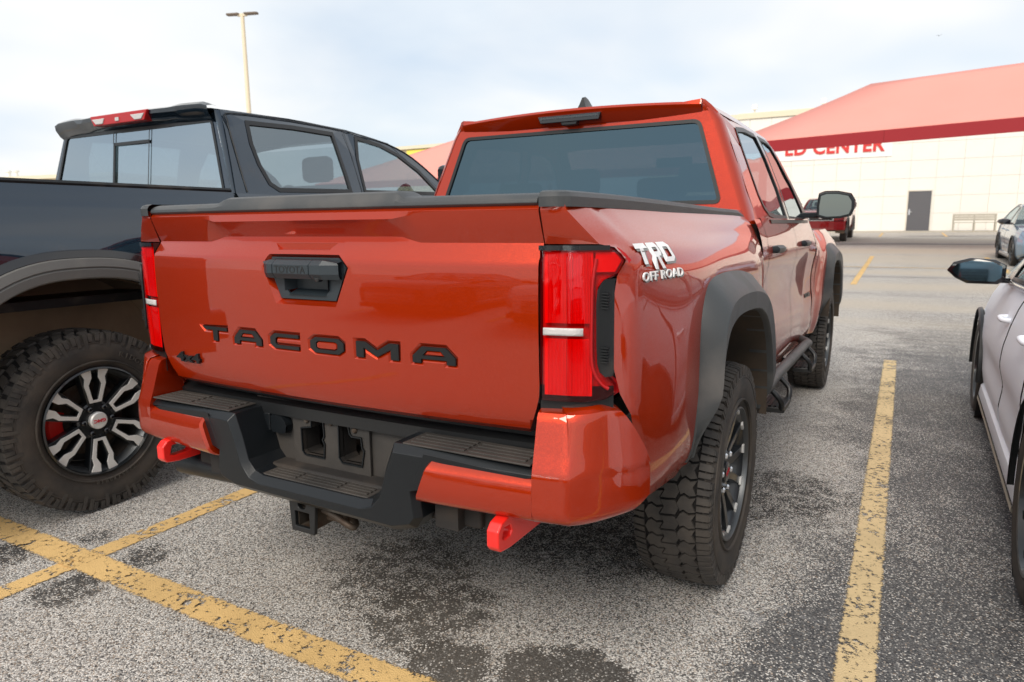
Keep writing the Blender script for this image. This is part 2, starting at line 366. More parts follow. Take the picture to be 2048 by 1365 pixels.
def roundc(poly, rad=.03, k=4):
    out = []
    n2 = len(poly)
    for i in range(n2):
        p, a, b = Vector(poly[i]), Vector(poly[i-1]), Vector(poly[(i+1) % n2])
        p0 = p+(a-p).normalized()*rad; p1 = p+(b-p).normalized()*rad
        for j in range(k+1):
            t = j/k; out.append(tuple((1-t)**2*p0+2*t*(1-t)*p+t*t*p1))
    return out
def boolean(o, cutters):
    for c in cutters:
        q = o.modifiers.new('cut', 'BOOLEAN'); q.operation = 'DIFFERENCE'; q.solver = 'EXACT'; q.object = c
    dg = bpy.context.evaluated_depsgraph_get(); dg.update()
    me = bpy.data.meshes.new_from_object(o.evaluated_get(dg)); o.modifiers.clear(); old = o.data; o.data = me; bpy.data.meshes.remove(old)
    for c in cutters:
        d = c.data; bpy.data.objects.remove(c); bpy.data.meshes.remove(d)
def text_mesh(txt, size=1., extrude=0., off=0., align='LEFT', space=1., res=3):
    """flat/extruded text in xy with depth z; returns verts, faces"""
    cu = bpy.data.curves.new('tx', 'FONT'); cu.body = txt; cu.size = size; cu.extrude = extrude; cu.offset = off; cu.align_x = align; cu.space_character = space; cu.resolution_u = res
    o = bpy.data.objects.new('tx', cu); COL.objects.link(o)
    dg = bpy.context.evaluated_depsgraph_get(); dg.update(); me = bpy.data.meshes.new_from_object(o.evaluated_get(dg))
    V = [tuple(v.co) for v in me.vertices]; F = [tuple(p.vertices) for p in me.polygons]
    bpy.data.objects.remove(o); bpy.data.curves.remove(cu); bpy.data.meshes.remove(me); return V, F
def text_obj(name, txt, m, parent, fn, x0, x1, z0, z1, depth=.002, off=0., space=1.):
    """text stretched into the box x0..x1, z0..z1 of a surface; fn(u,v,d) -> point"""
    V, F = text_mesh(txt, 1, .5, off, space=space)
    xs = [v[0] for v in V]; ys = [v[1] for v in V]; a, b, c, d = min(xs), max(xs), min(ys), max(ys)
    Q = [fn(x0+(v[0]-a)/(b-a)*(x1-x0), z0+(v[1]-c)/(d-c)*(z1-z0), depth if v[2] > 0 else -.001) for v in V]
    return MB().add(Q, F).build(name, m, parent)

# ------------------------------------------------------------------ ground
def gz(y):
    """the lot is level under the parked cars and climbs gently towards the shop"""
    return .02*min(max(0, y-4), 41)
ys = [-600, -60, -20, -8, -4, -2, 0, 2, 4, 5, 7, 10, 14, 18, 24, 30, 36, 41, 46, 60, 120, 900]
xs = [-900, -120, -40, -15, -6, -3, -1.5, 0, 1.5, 3, 6, 15, 40, 120, 900]
g = MB().grid([[(x, y, gz(y)) for x in xs] for y in ys]).build('parking_lot_ground', 'asphalt', None, ang=60); tag(g, kind='structure')
def line_strip(pts, wid, dz=.004, name='parking_line', m='line'):
    """painted stripe laid along pts, UV.x across"""
    V = []; uv = []
    pts = [Vector(p) for p in pts]
    for i, p in enumerate(pts):
        d = (pts[min(i+1, len(pts)-1)]-pts[max(i-1, 0)]).normalized(); n = Vector((-d.y, d.x))*wid/2
        for s_, q in ((0, p+n), (1, p-n)): V.append((q.x, q.y, gz(q.y)+dz)); uv.append(s_)
    F = [(2*i, 2*i+1, 2*i+3, 2*i+2) for i in range(len(pts)-1)]
    me = bpy.data.meshes.new(name); me.from_pydata(V, [], F); ul = me.uv_layers.new(name='UVMap')
    for l in me.loops: ul.data[l.index].uv = (uv[l.vertex_index], 0)
    me.materials.append(P[m]); o = bpy.data.objects.new(name, me); COL.objects.link(o); tag(o, kind='structure'); return o
def seg(a, b, n=8): return [(a[0]+(b[0]-a[0])*i/n, a[1]+(b[1]-a[1])*i/n) for i in range(n+1)]
line_strip(seg((1.369, -2.2), (1.369, 4.68)), .118, m='line_pale')
line_strip(seg((-1.288, -3.2), (-1.288, 4.6)), .112)
line_strip(seg((-9, -1.05), (6.0, -1.058), 20), .135, .008)
line_strip(seg((4.03, -1.2), (4.03, 4.68)), .118)
line_strip(seg((-3.95, -1.2), (-3.95, 4.6)), .112)
for x in (-2.0, .65, 3.3, 5.95): line_strip(seg((x, 11.5), (x, 19.6)), .12)
line_strip(seg((-12, 15.6), (12, 15.6)), .10, .008)
for x in (-2.2, .4, 3.0, 5.6, 8.2): line_strip(seg((x, 33.5), (x, 38.4)), .12)
for x in (-4.5, -1.8, .9, 3.6): line_strip(seg((x, -11.5), (x, -6.5)), .11)

# ------------------------------------------------------------------ wheels
def tyre_meshes(Rt, W, Rr, pitches, style):
    h = W/2
    prof = [(h-.032, Rr-.012), (h-.018, Rr+.004), (h-.012, Rr+.016), (h-.002, Rr+.035), (h+.006, (Rr+Rt)/2+.004), (h+.001, Rt-.05), (h-.008, Rt-.03), (h-.022, Rt-.0135), (h-.05, Rt-.0125), (0, Rt-.0115)]
    prof = prof+[(-a, b) for a, b in prof[-2::-1]]
    car = MB().lathe(prof, 72)
    for q in ((Rr+.028, .0025), (Rt-.052, .002)):      # moulded rings
        car.lathe([(h-.004, q[0]-.004), (h+.002+q[1], q[0]-.002), (h+.002+q[1], q[0]+.002), (h-.004, q[0]+.004)], 72)
    tr = MB(); dp = 2*math.pi/pitches
    def crown(x): return Rt-.006*(abs(x)/h)**3
    def block(poly, top=None, base=.016):
        V = []; n = len(poly)
        for k in (0, 1):
            for (x, a) in poly:
                cx = sum(p[0] for p in poly)/n; ca = sum(p[1] for p in poly)/n
                s_ = 1 if k == 0 else .965
                x2 = cx+(x-cx)*s_; a2 = ca+(a-ca)*s_; q = crown(x2)-(base if k == 0 else 0)
                if abs(x2) > h-.012: q -= (abs(x2)-(h-.012))*.8
                V.append((x2, q*math.cos(a2), q*math.sin(a2)))
        tr.add(V, [tuple(range(n, 2*n))]+[(i, (i+1) % n, n+(i+1) % n, n+i) for i in range(n)])
    for i in range(pitches):
        a = i*dp
        if style == 'at':
            for k, c in enumerate((-.0545, 0, .0545)):
                c *= W/.265; e = .0258*W/.265; o = a+(.5 if k == 1 else (.15 if k == 2 else 0))*dp; v = 1 if k != 1 else -1; m_ = .006
                block([(c-e+m_*v, o-.40*dp), (c-e*.3, o-.53*dp*1+.10*dp*(v < 0)), (c+e*.4, o-.36*dp-.12*dp*(v < 0)), (c+e+m_*v, o-.46*dp), (c+e-m_*v, o-.02*dp), (c+e+m_*v, o+.42*dp), (c+e*.4, o+.52*dp-.12*dp*(v < 0)), (c-e*.3, o+.35*dp+.10*dp*(v < 0)), (c-e+m_*v, o+.48*dp), (c-e-m_*v, o+.02*dp)])
            for sd_ in (-1, 1):
                x0, x1 = sd_*(h-.042), sd_*(h-.004)
                block([(x0, a-.38*dp), (x1, a-.30*dp), (x1, a+.12*dp), (x0, a+.06*dp)])
                block([(x0, a+.16*dp), (x1, a+.24*dp), (x1, a+.52*dp), (x0, a+.50*dp)])
                for q, wv in ((.0, .16), (.36, .11)):       # side ribs
                    aa = a+q*dp-.05*dp; xs_ = sd_*(h-.004)
                    V = []
                    for rr_ in (Rt-.014, Rt-.046):
                        for da in (-wv*dp, wv*dp):
                            for xx in (xs_-sd_*.012, xs_+sd_*(.005 if rr_ < Rt-.03 else .004)): V.append((xx, rr_*math.cos(aa+da), rr_*math.sin(aa+da)))
                    tr.add(V, [(0, 1, 3, 2), (4, 6, 7, 5), (0, 4, 5, 1), (2, 3, 7, 6), (0, 2, 6, 4), (1, 5, 7, 3)])
        else:
            s = 1 if i % 2 else -1
            for c in (-.045, .045):
                c *= W/.265; o = a+(.0 if c < 0 else .45)*dp; e = .036*W/.265
                sg = 1 if c > 0 else -1
                block([(c-e, o-.30*dp-.28*dp*sg), (c+e*.1, o-.42*dp), (c+e, o-.30*dp+.24*dp*sg), (c+e*.8, o+.1*dp), (c+e, o+.34*dp+.2*dp*sg), (c, o+.30*dp), (c-e, o+.36*dp-.26*dp*sg), (c-e*.75, o)])
            for sd_ in (-1, 1):
                x0, x1 = sd_*(h-.050), sd_*(h-.001+.004*(i % 2))
                block([(x0, a-.40*dp), (x1, a-.36*dp), (x1, a+.34*dp), (x0, a+.28*dp)])
                for q0, q1, rl in ((-.36, -.04, .062 if i % 2 else .045), (.02, .34, .045 if i % 2 else .075)):   # stepped side biters
                    V = []
                    for rr_ in (Rt-.010, Rt-.034, Rt-rl):
                        for da in (q0*dp, q1*dp):
                            for xx in (sd_*(h-.016), sd_*(h+(.003 if rr_ > Rt-.02 else .0055))): V.append((xx, rr_*math.cos(a+da), rr_*math.sin(a+da)))
                    for k in (0, 4): tr.add(V[k:k+8], [(0, 1, 3, 2), (4, 6, 7, 5), (0, 4, 5, 1), (2, 3, 7, 6), (0, 2, 6, 4), (1, 5, 7, 3)])
    return car, tr
def polar_prism(mb, poly, ang, x0fn, thick):
    """poly of (t,r): t tangential, r radial; rotated by ang about the x axis; face depth x0fn(r)"""
    V = []; n = len(poly); ca, sa = math.cos(ang), math.sin(ang)
    for k in (0, 1):
        for t_, q in poly:
            V.append((x0fn(q)-k*thick, t_*ca-q*sa, t_*sa+q*ca))
    mb.add(V, [tuple(range(n)), tuple(range(n, 2*n))[::-1]]+[(i, (i+1) % n, n+(i+1) % n, n+i) for i in range(n)]); return mb
def arc_text(txt, rad, size, a_mid, x, m, name, par, spacing=.8):
    for i, ch in enumerate(txt):
        if ch == ' ': continue
        V, F = text_mesh(ch, size, .5, align='CENTER', res=2)
        a = a_mid-(i-(len(txt)-1)/2)*size*spacing/rad       # reading clockwise seen from outside (+x)
        Q = []
        for vx, vy, vz in V:
            q = rad+vy; b = a-vx/rad; Q.append((x+(.002 if vz > 0 else -.002), -q*math.cos(b)*-1, q*math.sin(b)))
        MB().add(Q, F).build(name, m, par)

def wheel_core(par, Rt, W, Rr, style, pitches, colour):
    h = W/2
    car, tr = tyre_meshes(Rt, W, Rr, pitches, style)
    core = MB().lathe([(h-.035, Rr-.014), (h-.06, Rr-.03), (h-.12, Rr-.045), (-h+.03, Rr-.03), (-h+.03, Rr-.014)], 56)
    core.lathe([(-.01, .0), (-.01, Rr*.80), (-.03, Rr*.82), (-.03, 0)], 40)
    w_ = core.build('wheel', 'under', par, ang=40)
    ty = car.build('tyre', 'rubber', w_, ang=40)
    MB().lathe([(-h+.024, Rt-.013), (-h+.03, Rt-.0108), (0, Rt-.0100), (h-.03, Rt-.0108), (h-.024, Rt-.013)], 72).build('groove_shade_ring', 'groove_shade', w_, ang=60)  # dark ring added below the blocks, its colour deepens the shade in the gaps
    tag(tr.build('tread', 'rubber_tread', w_, weld=False), kind='stuff')
    return w_
def truck_wheel(par):      # black six-spoke wheel with bright machined lip
    Rt, W, Rr = .394, .248, .236
    w_ = wheel_core(par, Rt, W, Rr, 'at', 46, None); h = W/2
    MB().lathe([(h-.02, Rr-.002), (h-.006, Rr), (h-.004, Rr-.006), (h-.012, Rr-.009), (h-.022, Rr-.010)], 72).build('rim_lip', 'grey_alloy', w_, ang=40)
    MB().lathe([(h-.022, Rr-.010), (h-.045, Rr-.032), (h-.11, Rr-.040)], 60).build('rim_barrel', 'black_alloy', w_, ang=40)
    fx = lambda q: lerp(h-.050, h-.022, min(1, max(0, (q-.05)/(Rr-.06))))
    for k in range(6):
        a = k*math.pi/3; mb = MB()
        for s in (-1, 1):
            polar_prism(mb, [(s*.006, .062), (s*.034, .058), (s*.048, .13), (s*.066, .185), (s*.074, Rr-.018), (s*.048, Rr-.012), (s*.036, .185), (s*.016, .125)], a, fx, .030)
        polar_prism(mb, [(-.034, .04), (.034, .04), (.030, .088), (-.030, .088)], a, lambda q: h-.047, .03)
        mb.build('spoke', 'black_alloy', w_, bev=.003)
        for s in (-1, 1):    # bright teeth where the lip meets the spokes
            mb2 = MB(); polar_prism(mb2, [(s*.046, Rr-.030), (s*.075, Rr-.034), (s*.084, Rr-.016), (s*.044, Rr-.010)], a, lambda q: h-.018, .008); mb2.build('lip_tooth', 'machined', w_, bev=.001)
    MB().lathe([(h-.07, .062), (h-.05, .060), (h-.046, .05), (h-.046, .040), (h-.034, .038), (h-.030, .032), (h-.030, 0)], 40).build('hub_cap', 'black_alloy', w_, ang=30)
    text_obj('emblem', 'TRD', 'cap_red', w_, lambda u, v, d: (h-.030+d, u, v), -.022, .022, -.008, .008, .0015)
    for k in range(6):
        a = k*math.pi/3+math.pi/6
        MB().lathe([(h-.06, .011), (h-.034, .011), (h-.028, .007), (h-.028, 0)], 6, c=(0, .0695*math.cos(a), .0695*math.sin(a))).build('lug_nut', 'chrome', w_, ang=30)
    MB().lathe([(h-.12, 0), (h-.12, .155), (h-.135, .155), (h-.135, 0)], 48).build('brake_disc', 'steel', w_, ang=30)
    return w_
def gm_wheel(par, paired=True):     # six pairs of machined spokes on a dark wheel
    Rt, W, Rr = .412, .275, .246
    w_ = wheel_core(par, Rt, W, Rr, 'mt', 46, None); h = W/2
    MB().lathe([(h-.02, Rr), (h-.006, Rr+.001), (h-.002, Rr-.006), (h-.014, Rr-.011), (h-.020, Rr-.012)], 72).build('rim_lip', 'black_alloy', w_, ang=40)
    MB().lathe([(h-.020, Rr-.011), (h-.045, Rr-.028), (h-.12, Rr-.036)], 60).build('rim_barrel', 'grey_alloy', w_, ang=40)
    Rn = Rr-.008
    fx = lambda q: lerp(h-.034, h-.014, min(1, max(0, (q-.06)/(Rn-.06))))
    for k in range(6):
        a = k*math.pi/3
        L_ = [(-.112, .35), (-.16, .55), (-.205, .70), (-.19, .83), (-.26, .962), (-.075, .994), (-.062, .84), (-.122, .70), (-.085, .53), (-.05, .40)]
        U = L_+[(-x, y) for x, y in L_[::-1]]
        polar_prism(MB(), [(x*Rn, y*Rn) for x, y in U], a, fx, .006).build('spoke_face', 'machined', w_, bev=.0012)
        mb = MB()
        for s in (-1, 1):
            polar_prism(mb, [(s*.02*Rn, .30*Rn), (s*.13*Rn, .28*Rn), (s*.23*Rn, .70*Rn), (s*.285*Rn, .955*Rn), (s*.05*Rn, .985*Rn), (s*.10*Rn, .70*Rn), (s*.035*Rn, .40*Rn)], a, lambda q: fx(q)-.0062, .045)
        mb.build('spoke', 'black_alloy', w_, bev=.003)
    MB().lathe([(h-.075, .09), (h-.046, .086), (h-.040, .078), (h-.040, 0)], 40).build('hub', 'black_alloy', w_, ang=30)
    MB().lathe([(h-.045, .039), (h-.024, .039), (h-.018, .034), (h-.016, 0)], 40).build('hub_cap', 'machined', w_, ang=30)
    text_obj('emblem', 'GMC', 'cap_red', w_, lambda u, v, d: (h-.0165+d, -u, -v), -.027, .027, -.0075, .0075, .0018, off=.02)
    for k in range(6):
        a = k*math.pi/3
        MB().lathe([(h-.05, .0125), (h-.026, .0115), (h-.022, .007), (h-.022, 0)], 12, c=(0, .0635*math.cos(a), .0635*math.sin(a))).build('lug_nut', 'gloss_black', w_, ang=30)
    MB().lathe([(h-.12, .08), (h-.12, .165), (h-.135, .165), (h-.135, .08)], 48).build('brake_disc', 'steel', w_, ang=30)
    MB().lathe([(h-.145, .125), (h-.085, .125), (h-.080, .135), (h-.080, .185), (h-.09, .195), (h-.145, .195)], 14, a0=R(155), a1=R(205)).build('brake_caliper', 'caliper', w_, ang=30)
    arc_text('LT265/70R18', .258+.012, .024, R(-80), h+.0075, 'rubber_text', 'moulded_letter', w_)
    arc_text('RIDGE', .300, .034, R(58), h+.007, 'rubber_text', 'moulded_letter', w_)
    return w_
def car_wheel(par, Rt=.325, W=.215, Rr=.232, spoke='black_alloy'):
    h = W/2
    prof = [(h-.02, Rr-.01), (h-.008, Rr+.01), (h+.003, (Rr+Rt)/2), (h-.01, Rt-.015), (h-.03, Rt-.003), (0, Rt)]; prof = prof+[(-a, b) for a, b in prof[-2::-1]]
    w_ = MB().lathe([(h-.03, Rr-.012), (h-.06, Rr-.03), (-h+.03, Rr-.02)], 48).lathe([(-.01, 0), (-.01, Rr*.85), (-.03, 0)], 40).build('wheel', 'under', par, ang=40)
    MB().lathe(prof, 64).build('tyre', 'rubber', w_, ang=40)
    MB().lathe([(h-.018, Rr), (h-.006, Rr), (h-.008, Rr-.012), (h-.03, Rr-.018)], 60).build('rim', spoke, w_, ang=40)
    fx = lambda q: lerp(h-.045, h-.018, min(1, q/Rr))
    for k in range(5):
        mb = MB()
        for s in (-1, 1): polar_prism(mb, [(s*.004, .05), (s*.04, .05), (s*.075, Rr-.012), (s*.045, Rr-.010), (s*.012, .12)], k*2*math.pi/5, fx, .03)
        mb.build('spoke', spoke, w_, bev=.002)
    MB().lathe([(h-.07, .06), (h-.045, .058), (h-.035, .03), (h-.035, 0)], 32).build('hub_cap', spoke, w_, ang=30)
    return w_
def place_wheels(w_, par, hx, ysides, z, spin=(0, 0, 0, 0)):
    first = True; k = 0
    for y in ysides:
        for s in (1, -1):
            o = w_ if first else copy_tree(w_, par); first = False
            o.location = (s*hx, y, z); o.rotation_euler = (R(spin[k]) if s > 0 else R(spin[k]), 0, 0 if s > 0 else math.pi); k += 1

# ------------------------------------------------------------------ orange pickup (origin: ground under the rear axle, +Y forward)
T = empty('pickup_truck', (0, 0, 0), label='orange red double cab pickup with TACOMA lettering on its tailgate, nearest the camera', cat='pickup truck')
def bow(x): return .030*(x/.69)**2            # plan curvature of the tailgate
# --- tailgate
CUTX = [-.690, -.66, -.60, -.54, -.49, -.45, -.42, -.39, -.36, -.33, -.30]+[-.30+.03*i for i in range(1, 21)]+[.33, .36, .39, .42, .45, .49, .54, .60, .66, .690]
def tg_profile(x):
    c = sst(.42, .355, abs(x+.0)) if x < 0 else sst(.365, .29, x)      # 1 in the raised centre part
    zs = 1.222+.015*c
    zt = 1.300-.010*c
    rows = [(-.99, 1.312), (-1.050, 1.312), (-1.060, 1.300), (-1.059-.004*c, zt-.008), (-1.046+.006*c, lerp(zt, zs, .55)), (-1.032+.008*c, zs+.002), (-1.034+.006*c, zs-.004)]
    rows += [(-1.058, 1.186), (-1.061, 1.176)]
    rows += [(-1.062, 1.168), (-1.063, 1.12), (-1.063, 1.07), (-1.062, 1.02), (-1.061, .99), (-1.060, .96), (-1.059, .93), (-1.057, .90), (-1.055, .87), (-1.051, .84), (-1.045, .81), (-1.035, .785), (-1.018, .772), (-.99, .770)]
    return [(x, y+bow(x), z) for y, z in rows]
mb = MB(); cols = [tg_profile(x) for x in CUTX]; n = len(cols[0])
# lower corners are cut away towards the bottom
for c in cols:
    for i, (x, y, z) in enumerate(c):
        lim = .692 if z > .90 else .692-.045*((.90-z)/.13)**1.6
        c[i] = (max(-lim, min(lim, x)), y, z)
mb.grid(cols)
back = [[(p[0], -.965, p[2]) for p in (c[0], c[-1])] for c in cols]
k = len(mb.v)
for c in cols: mb.v += [(c[0][0], -.955, c[0][2]), (c[-1][0], -.955, c[-1][2])]
m_ = len(cols)
for i in range(m_-1):
    a, b = i*n, (i+1)*n
    mb.f += [(a, b, k+2*(i+1), k+2*i), (a+n-1, b+n-1, k+2*(i+1)+1, k+2*i+1), (k+2*i, k+2*(i+1), k+2*(i+1)+1, k+2*i+1)]
mb.f += [tuple(range(n))+(k+1, k), tuple(range((m_-1)*n, m_*n))[::-1]+(k+2*m_-2, k+2*m_-1)]
tailgate = mb.build('tailgate', 'orange', T)
# lettering, each glyph in its own stamped recess
GL = {'T': ([(0, 1), (1, 1), (1, .77), (.62, .77), (.62, 0), (.43, 0), (.43, .77), (.12, .77)], []),
      'A': ([(0, 0), (0, .42), (.22, 1), (.78, 1), (1, .42), (1, 0), (.80, 0), (.80, .25), (.20, .25), (.20, 0)], [[(.24, .46), (.34, .78), (.66, .78), (.76, .46)]]),
      'C': ([(.16, 0), (0, .26), (0, .74), (.16, 1), (1, 1), (1, .78), (.26, .78), (.19, .66), (.19, .34), (.26, .22), (1, .22), (1, 0)], []),
      'O': ([(.15, 0), (0, .26), (0, .74), (.15, 1), (.85, 1), (1, .74), (1, .26), (.85, 0)], [[(.25, .22), (.18, .34), (.18, .66), (.25, .78), (.75, .78), (.82, .66), (.82, .34), (.75, .22)]]),
      'M': ([(0, 0), (0, 1), (.22, 1), (.5, .50), (.78, 1), (1, 1), (1, 0), (.82, 0), (.82, .62), (.5, .10), (.18, .62), (.18, 0)], [])}
LET = [('T', -.463, -.345), ('A', -.312, -.192), ('C', -.155, -.042), ('O', .002, .122), ('M', .165, .302), ('A', .345, .470)]
cut = []; LETB = []
for ch, x0, x1 in LET:
    o_, hs = GL[ch]; xm = (x0+x1)/2; z0, z1 = .927, .969
    S = lambda q: [(lerp(x0, x1, a), lerp(z0, z1, b)) for a, b in q]
    yf = -1.0600+bow(xm); slope = (bow(x1)-bow(x0))/(x1-x0)
    ol = S(o_); sheary = lambda p: yf+slope*(p[0]-xm)
    big = offset(ol, .0105); small = offset(ol, .0005)
    def pr(mb_, pa, da, pb, db):
        n_ = len(pa); V = [(p[0], sheary(p)+da, p[1]) for p in pa]+[(p[0], sheary(p)+db, p[1]) for p in pb]
        mb_.add(V, [tuple(range(n_))[::-1], tuple(range(n_, 2*n_))]+[(i, (i+1) % n_, n_+(i+1) % n_, n_+i) for i in range(n_)])
    big2 = offset(ol, .0100)
    c_ = MB(); pr(c_, big2, -.0012, small, .0075); cut.append(c_.build('cutter', None)); LETB.append((ch, ol, [S(q) for q in hs], yf, slope, xm))
HB = [(-.135, 1.186), (.115, 1.186), (.140, 1.158), (.098, 1.068), (-.108, 1.068), (-.148, 1.158)]
HBo = offset(HB, .012); HBi = offset(HB, -.002)
c_ = MB(); c_.prism(HBi, 'y', -1.042, -1.075, offset(HB, .022)); cut.append(c_.build('cutter', None))
c_ = MB(); c_.box(-.095, .085, -1.05, -1.008, 1.078, 1.134); cut.append(c_.build('cutter', None))
c_ = MB(); c_.prism([(-.105, 1.205), (.075, 1.205), (.10, 1.222), (-.13, 1.222)], 'y', -1.034, -1.08, [(-.12, 1.199), (.09, 1.199), (.125, 1.232), (-.155, 1.232)]); cut.append(c_.build('cutter', None))
boolean(tailgate, cut)
finish(tailgate.data, 24)
q = tailgate.modifiers.new('bev', 'BEVEL'); q.width = .0022; q.segments = 2; q.limit_method = 'ANGLE'; q.angle_limit = R(30); q.harden_normals = True; q.use_clamp_overlap = True
for ch, ol, hs, yf, slope, xm in LETB:
    mb = MB(); mb.fill(ol, hs, lambda a, b: (a, yf+slope*(a-xm)+.0012, b))
    for lp in [ol]+hs:
        n_ = len(lp); V = [(p[0], yf+slope*(p[0]-xm)+d, p[1]) for d in (.0012, .0082) for p in lp]
        mb.add(V, [(i, (i+1) % n_, n_+(i+1) % n_, n_+i) for i in range(n_)])
    mb.build('letter', 'letter_black', tailgate, ang=30)
    for h_ in hs:      # painted island standing in the counter of the letter
        i_ = offset(h_, -.003); j_ = offset(h_, -.0105)
        MB().prism(h_, 'y', yf+slope*(sum(p[0] for p in h_)/4-xm)+.008, yf+.001, offset(h_, -.004)).build('letter_island', 'orange', tailgate, ang=30)
text_obj('drive_badge', '4x4', 'letter_black', tailgate, lambda u, v, d: (u+.0*(v-.85), -1.055+bow(u)-d, v), -.612, -.487, .846, .878, .007, off=.03)
# handle
hb = MB().fill(HBi, [[(-.085, 1.128), (.075, 1.128), (.075, 1.096), (.062, 1.084), (-.072, 1.084), (-.085, 1.096)]], lambda a, b: (a, -1.047, b))
bz = hb.build('handle_bezel', 'handle_grey', tailgate, solid=.006)
MB().prism(offset(HB, .001), 'y', -1.050, -1.062, offset(HB, -.006)).build('bezel_rim', 'plastic_clean', tailgate, ang=30) if False else None
hc = MB(); hc.grid([[(-.085, -1.056, 1.128), (.075, -1.056, 1.128)], [(-.075, -1.022, 1.130), (.065, -1.022, 1.130)], [(-.072, -1.020, 1.096), (.062, -1.020, 1.096)], [(-.074, -1.056, 1.082), (.064, -1.056, 1.082)]])
hc.add([(-.085, -1.056, 1.128), (-.075, -1.022, 1.130), (-.072, -1.020, 1.096), (-.085, -1.056, 1.092)], [(0, 1, 2, 3)]).add([(.075, -1.056, 1.128), (.065, -1.022, 1.130), (.062, -1.020, 1.096), (.075, -1.056, 1.092)], [(0, 1, 2, 3)])
hc.build('handle_cup', 'handle_grey', tailgate, ang=40)
bar = MB()
def bar_sec(x, k): return [(x, -1.052, 1.180-.004*k), (x, -1.074-.004*(1-k), 1.178-.006*k), (x, -1.092+.020*k, 1.166), (x, -1.092+.020*k, 1.142), (x, -1.080+.014*k, 1.128), (x, -1.052, 1.128)]
bar.grid([bar_sec(-.146, 1.1), bar_sec(-.112, .0), bar_sec(-.093, .0), bar_sec(-.091, .22), bar_sec(-.089, .0), bar_sec(.042, .0), bar_sec(.044, .22), bar_sec(.046, .0), bar_sec(.082, .0), bar_sec(.128, 1.1)], closed=True)
bar.build('handle', 'handle_grey', tailgate, ang=20)
text_obj('handle_lettering', 'TOYOTA', 'trim', tailgate, lambda u, v, d: (u, -1.0915-d, v), -.082, .032, 1.1435, 1.1630, .0012, off=.012)
MB().lathe([(-.012, 0), (-.012, .006), (-.010, .009), (.004, .010)], 20, 'y', (.062, -1.072, 1.131)).build('reversing_camera', 'gloss_black', tailgate, ang=30)
# black spoiler cap along the top
def cap_sec(x):
    c = sst(.372, .312, abs(x)) if x < 0 else sst(.335, .300, x)
    zt = 1.337+.015*c; o_ = bow(x)
    return [(x, -.955, 1.306), (x, -.955, zt-.004), (x, -.975, zt), (x, -1.030+o_, zt-.001), (x, -1.048+o_, zt-.006), (x, -1.060+o_, 1.322+.004*c), (x, -1.062+o_, 1.313), (x, -1.050+o_, 1.306)]
mb = MB(); xs_ = [-.688]+[-.66+.06*i for i in range(5)]+[-.375, -.36, -.345, -.33, -.315, -.30]+[-.24+.06*i for i in range(9)]+[.295, .305, .315, .325, .335, .36]+[.42+.06*i for i in range(5)]+[.688]
secs = [cap_sec(x) for x in xs_]; mb.grid(secs, closed=True); mb.f += [tuple(range(8)), tuple(range(len(mb.v)-8, len(mb.v)))[::-1]]
mb.build('tailgate_spoiler', 'flare', T, ang=25, bev=.002)

# --- bedsides
CV = [(-1.035, .68), (-1.03, .70), (-1.018, .76), (-1.002, .80), (-.975, .84), (-.945, .865), (-.90, .88), (-.80, .888), (-.6, .89), (9, .89)]    # (y, x)
CVX = [(b, a) for a, b in CV[:8]]
PROF_R = [(.54, .850), (.60, .872), (.68, .884), (.80, .890), (.95, .890), (1.10, .890), (1.15, .888), (1.19, .880), (1.21, .868), (1.222, .856), (1.26, .812), (1.30, .768), (1.318, .754)]
PROF_F = [(.54, .840), (.60, .868), (.68, .884), (.80, .886), (.95, .884), (1.08, .892), (1.12, .890), (1.19, .874), (1.222, .860), (1.26, .838), (1.30, .812), (1.318, .802)]
def XB(y, z):
    k = sst(-.9, .7, y); x = lerp(interp(PROF_R, z), interp(PROF_F, z), k)
    x -= .89-interp(CV, y)
    d = math.sqrt((abs(y+.06)/.60)**2.6+(max(0, z-.40)/.745)**2.6)**(1/1.3)*1.0
    x += .038*sst(1.55, 1.0, d)*sst(1.27, 1.13, z)
    # diagonal scallop between lamp and arch
    q = (z-(1.115-.33*(y+.97)))
    x -= .0*sst(-.9, -.75, y)*sst(.22, .0, q)*sst(-.10, .03, q)*sst(-.40, -.55, y)
    x -= .22*max(0, .825-(y+.918)*.50-z)*sst(-.42, -.52, y)
    x += .010*math.exp(-((z-1.262+.02*(y))/.012)**2)*sst(-.55, -.2, y)
    return x
def XS_(y, z):
    x = XB(y, z)
    if z > 1.215:
        rx, ry = interp([(a, b[0]) for a, b in REAR], z), interp([(a, b[1]) for a, b in REAR], z)
        x = lerp(rx+(y-ry)*.35, x, sst(ry, ry+.16, y))
    return x
REAR = [(.54, (.81, -.76)), (.60, (.838, -.79)), (.671, (.856, -.82)), (.75, (.868, -.87)), (.825, (.874, -.918)), (.88, (.858, -.95)), (.94, (.848, -.965)), (1.11, (.847, -.967)), (1.15, (.851, -.962)), (1.19, (.863, -.948)), (1.215, (.846, -.968)), (1.222, (.818, -.988)), (1.26, (.785, -1.005)), (1.30, (.750, -1.020)), (1.318, (.747, -1.022))]
SEAM = [(1.222, -1.004), (1.262, -1.018), (1.297, -1.030), (1.318, -1.022)]
ZR = [.54, .57, .60, .63, .671, .71, .75, .79, .825, .85, .88, .91, .94, .97, 1.0, 1.03, 1.06, 1.085, 1.11, 1.13, 1.15, 1.17, 1.19, 1.205, 1.215, 1.222, 1.24, 1.26, 1.28, 1.297, 1.318]
YS = [-.93+.03*i for i in range(52)]
flip = lambda pts, s: [(p[0]*s, p[1], p[2]) for p in pts]
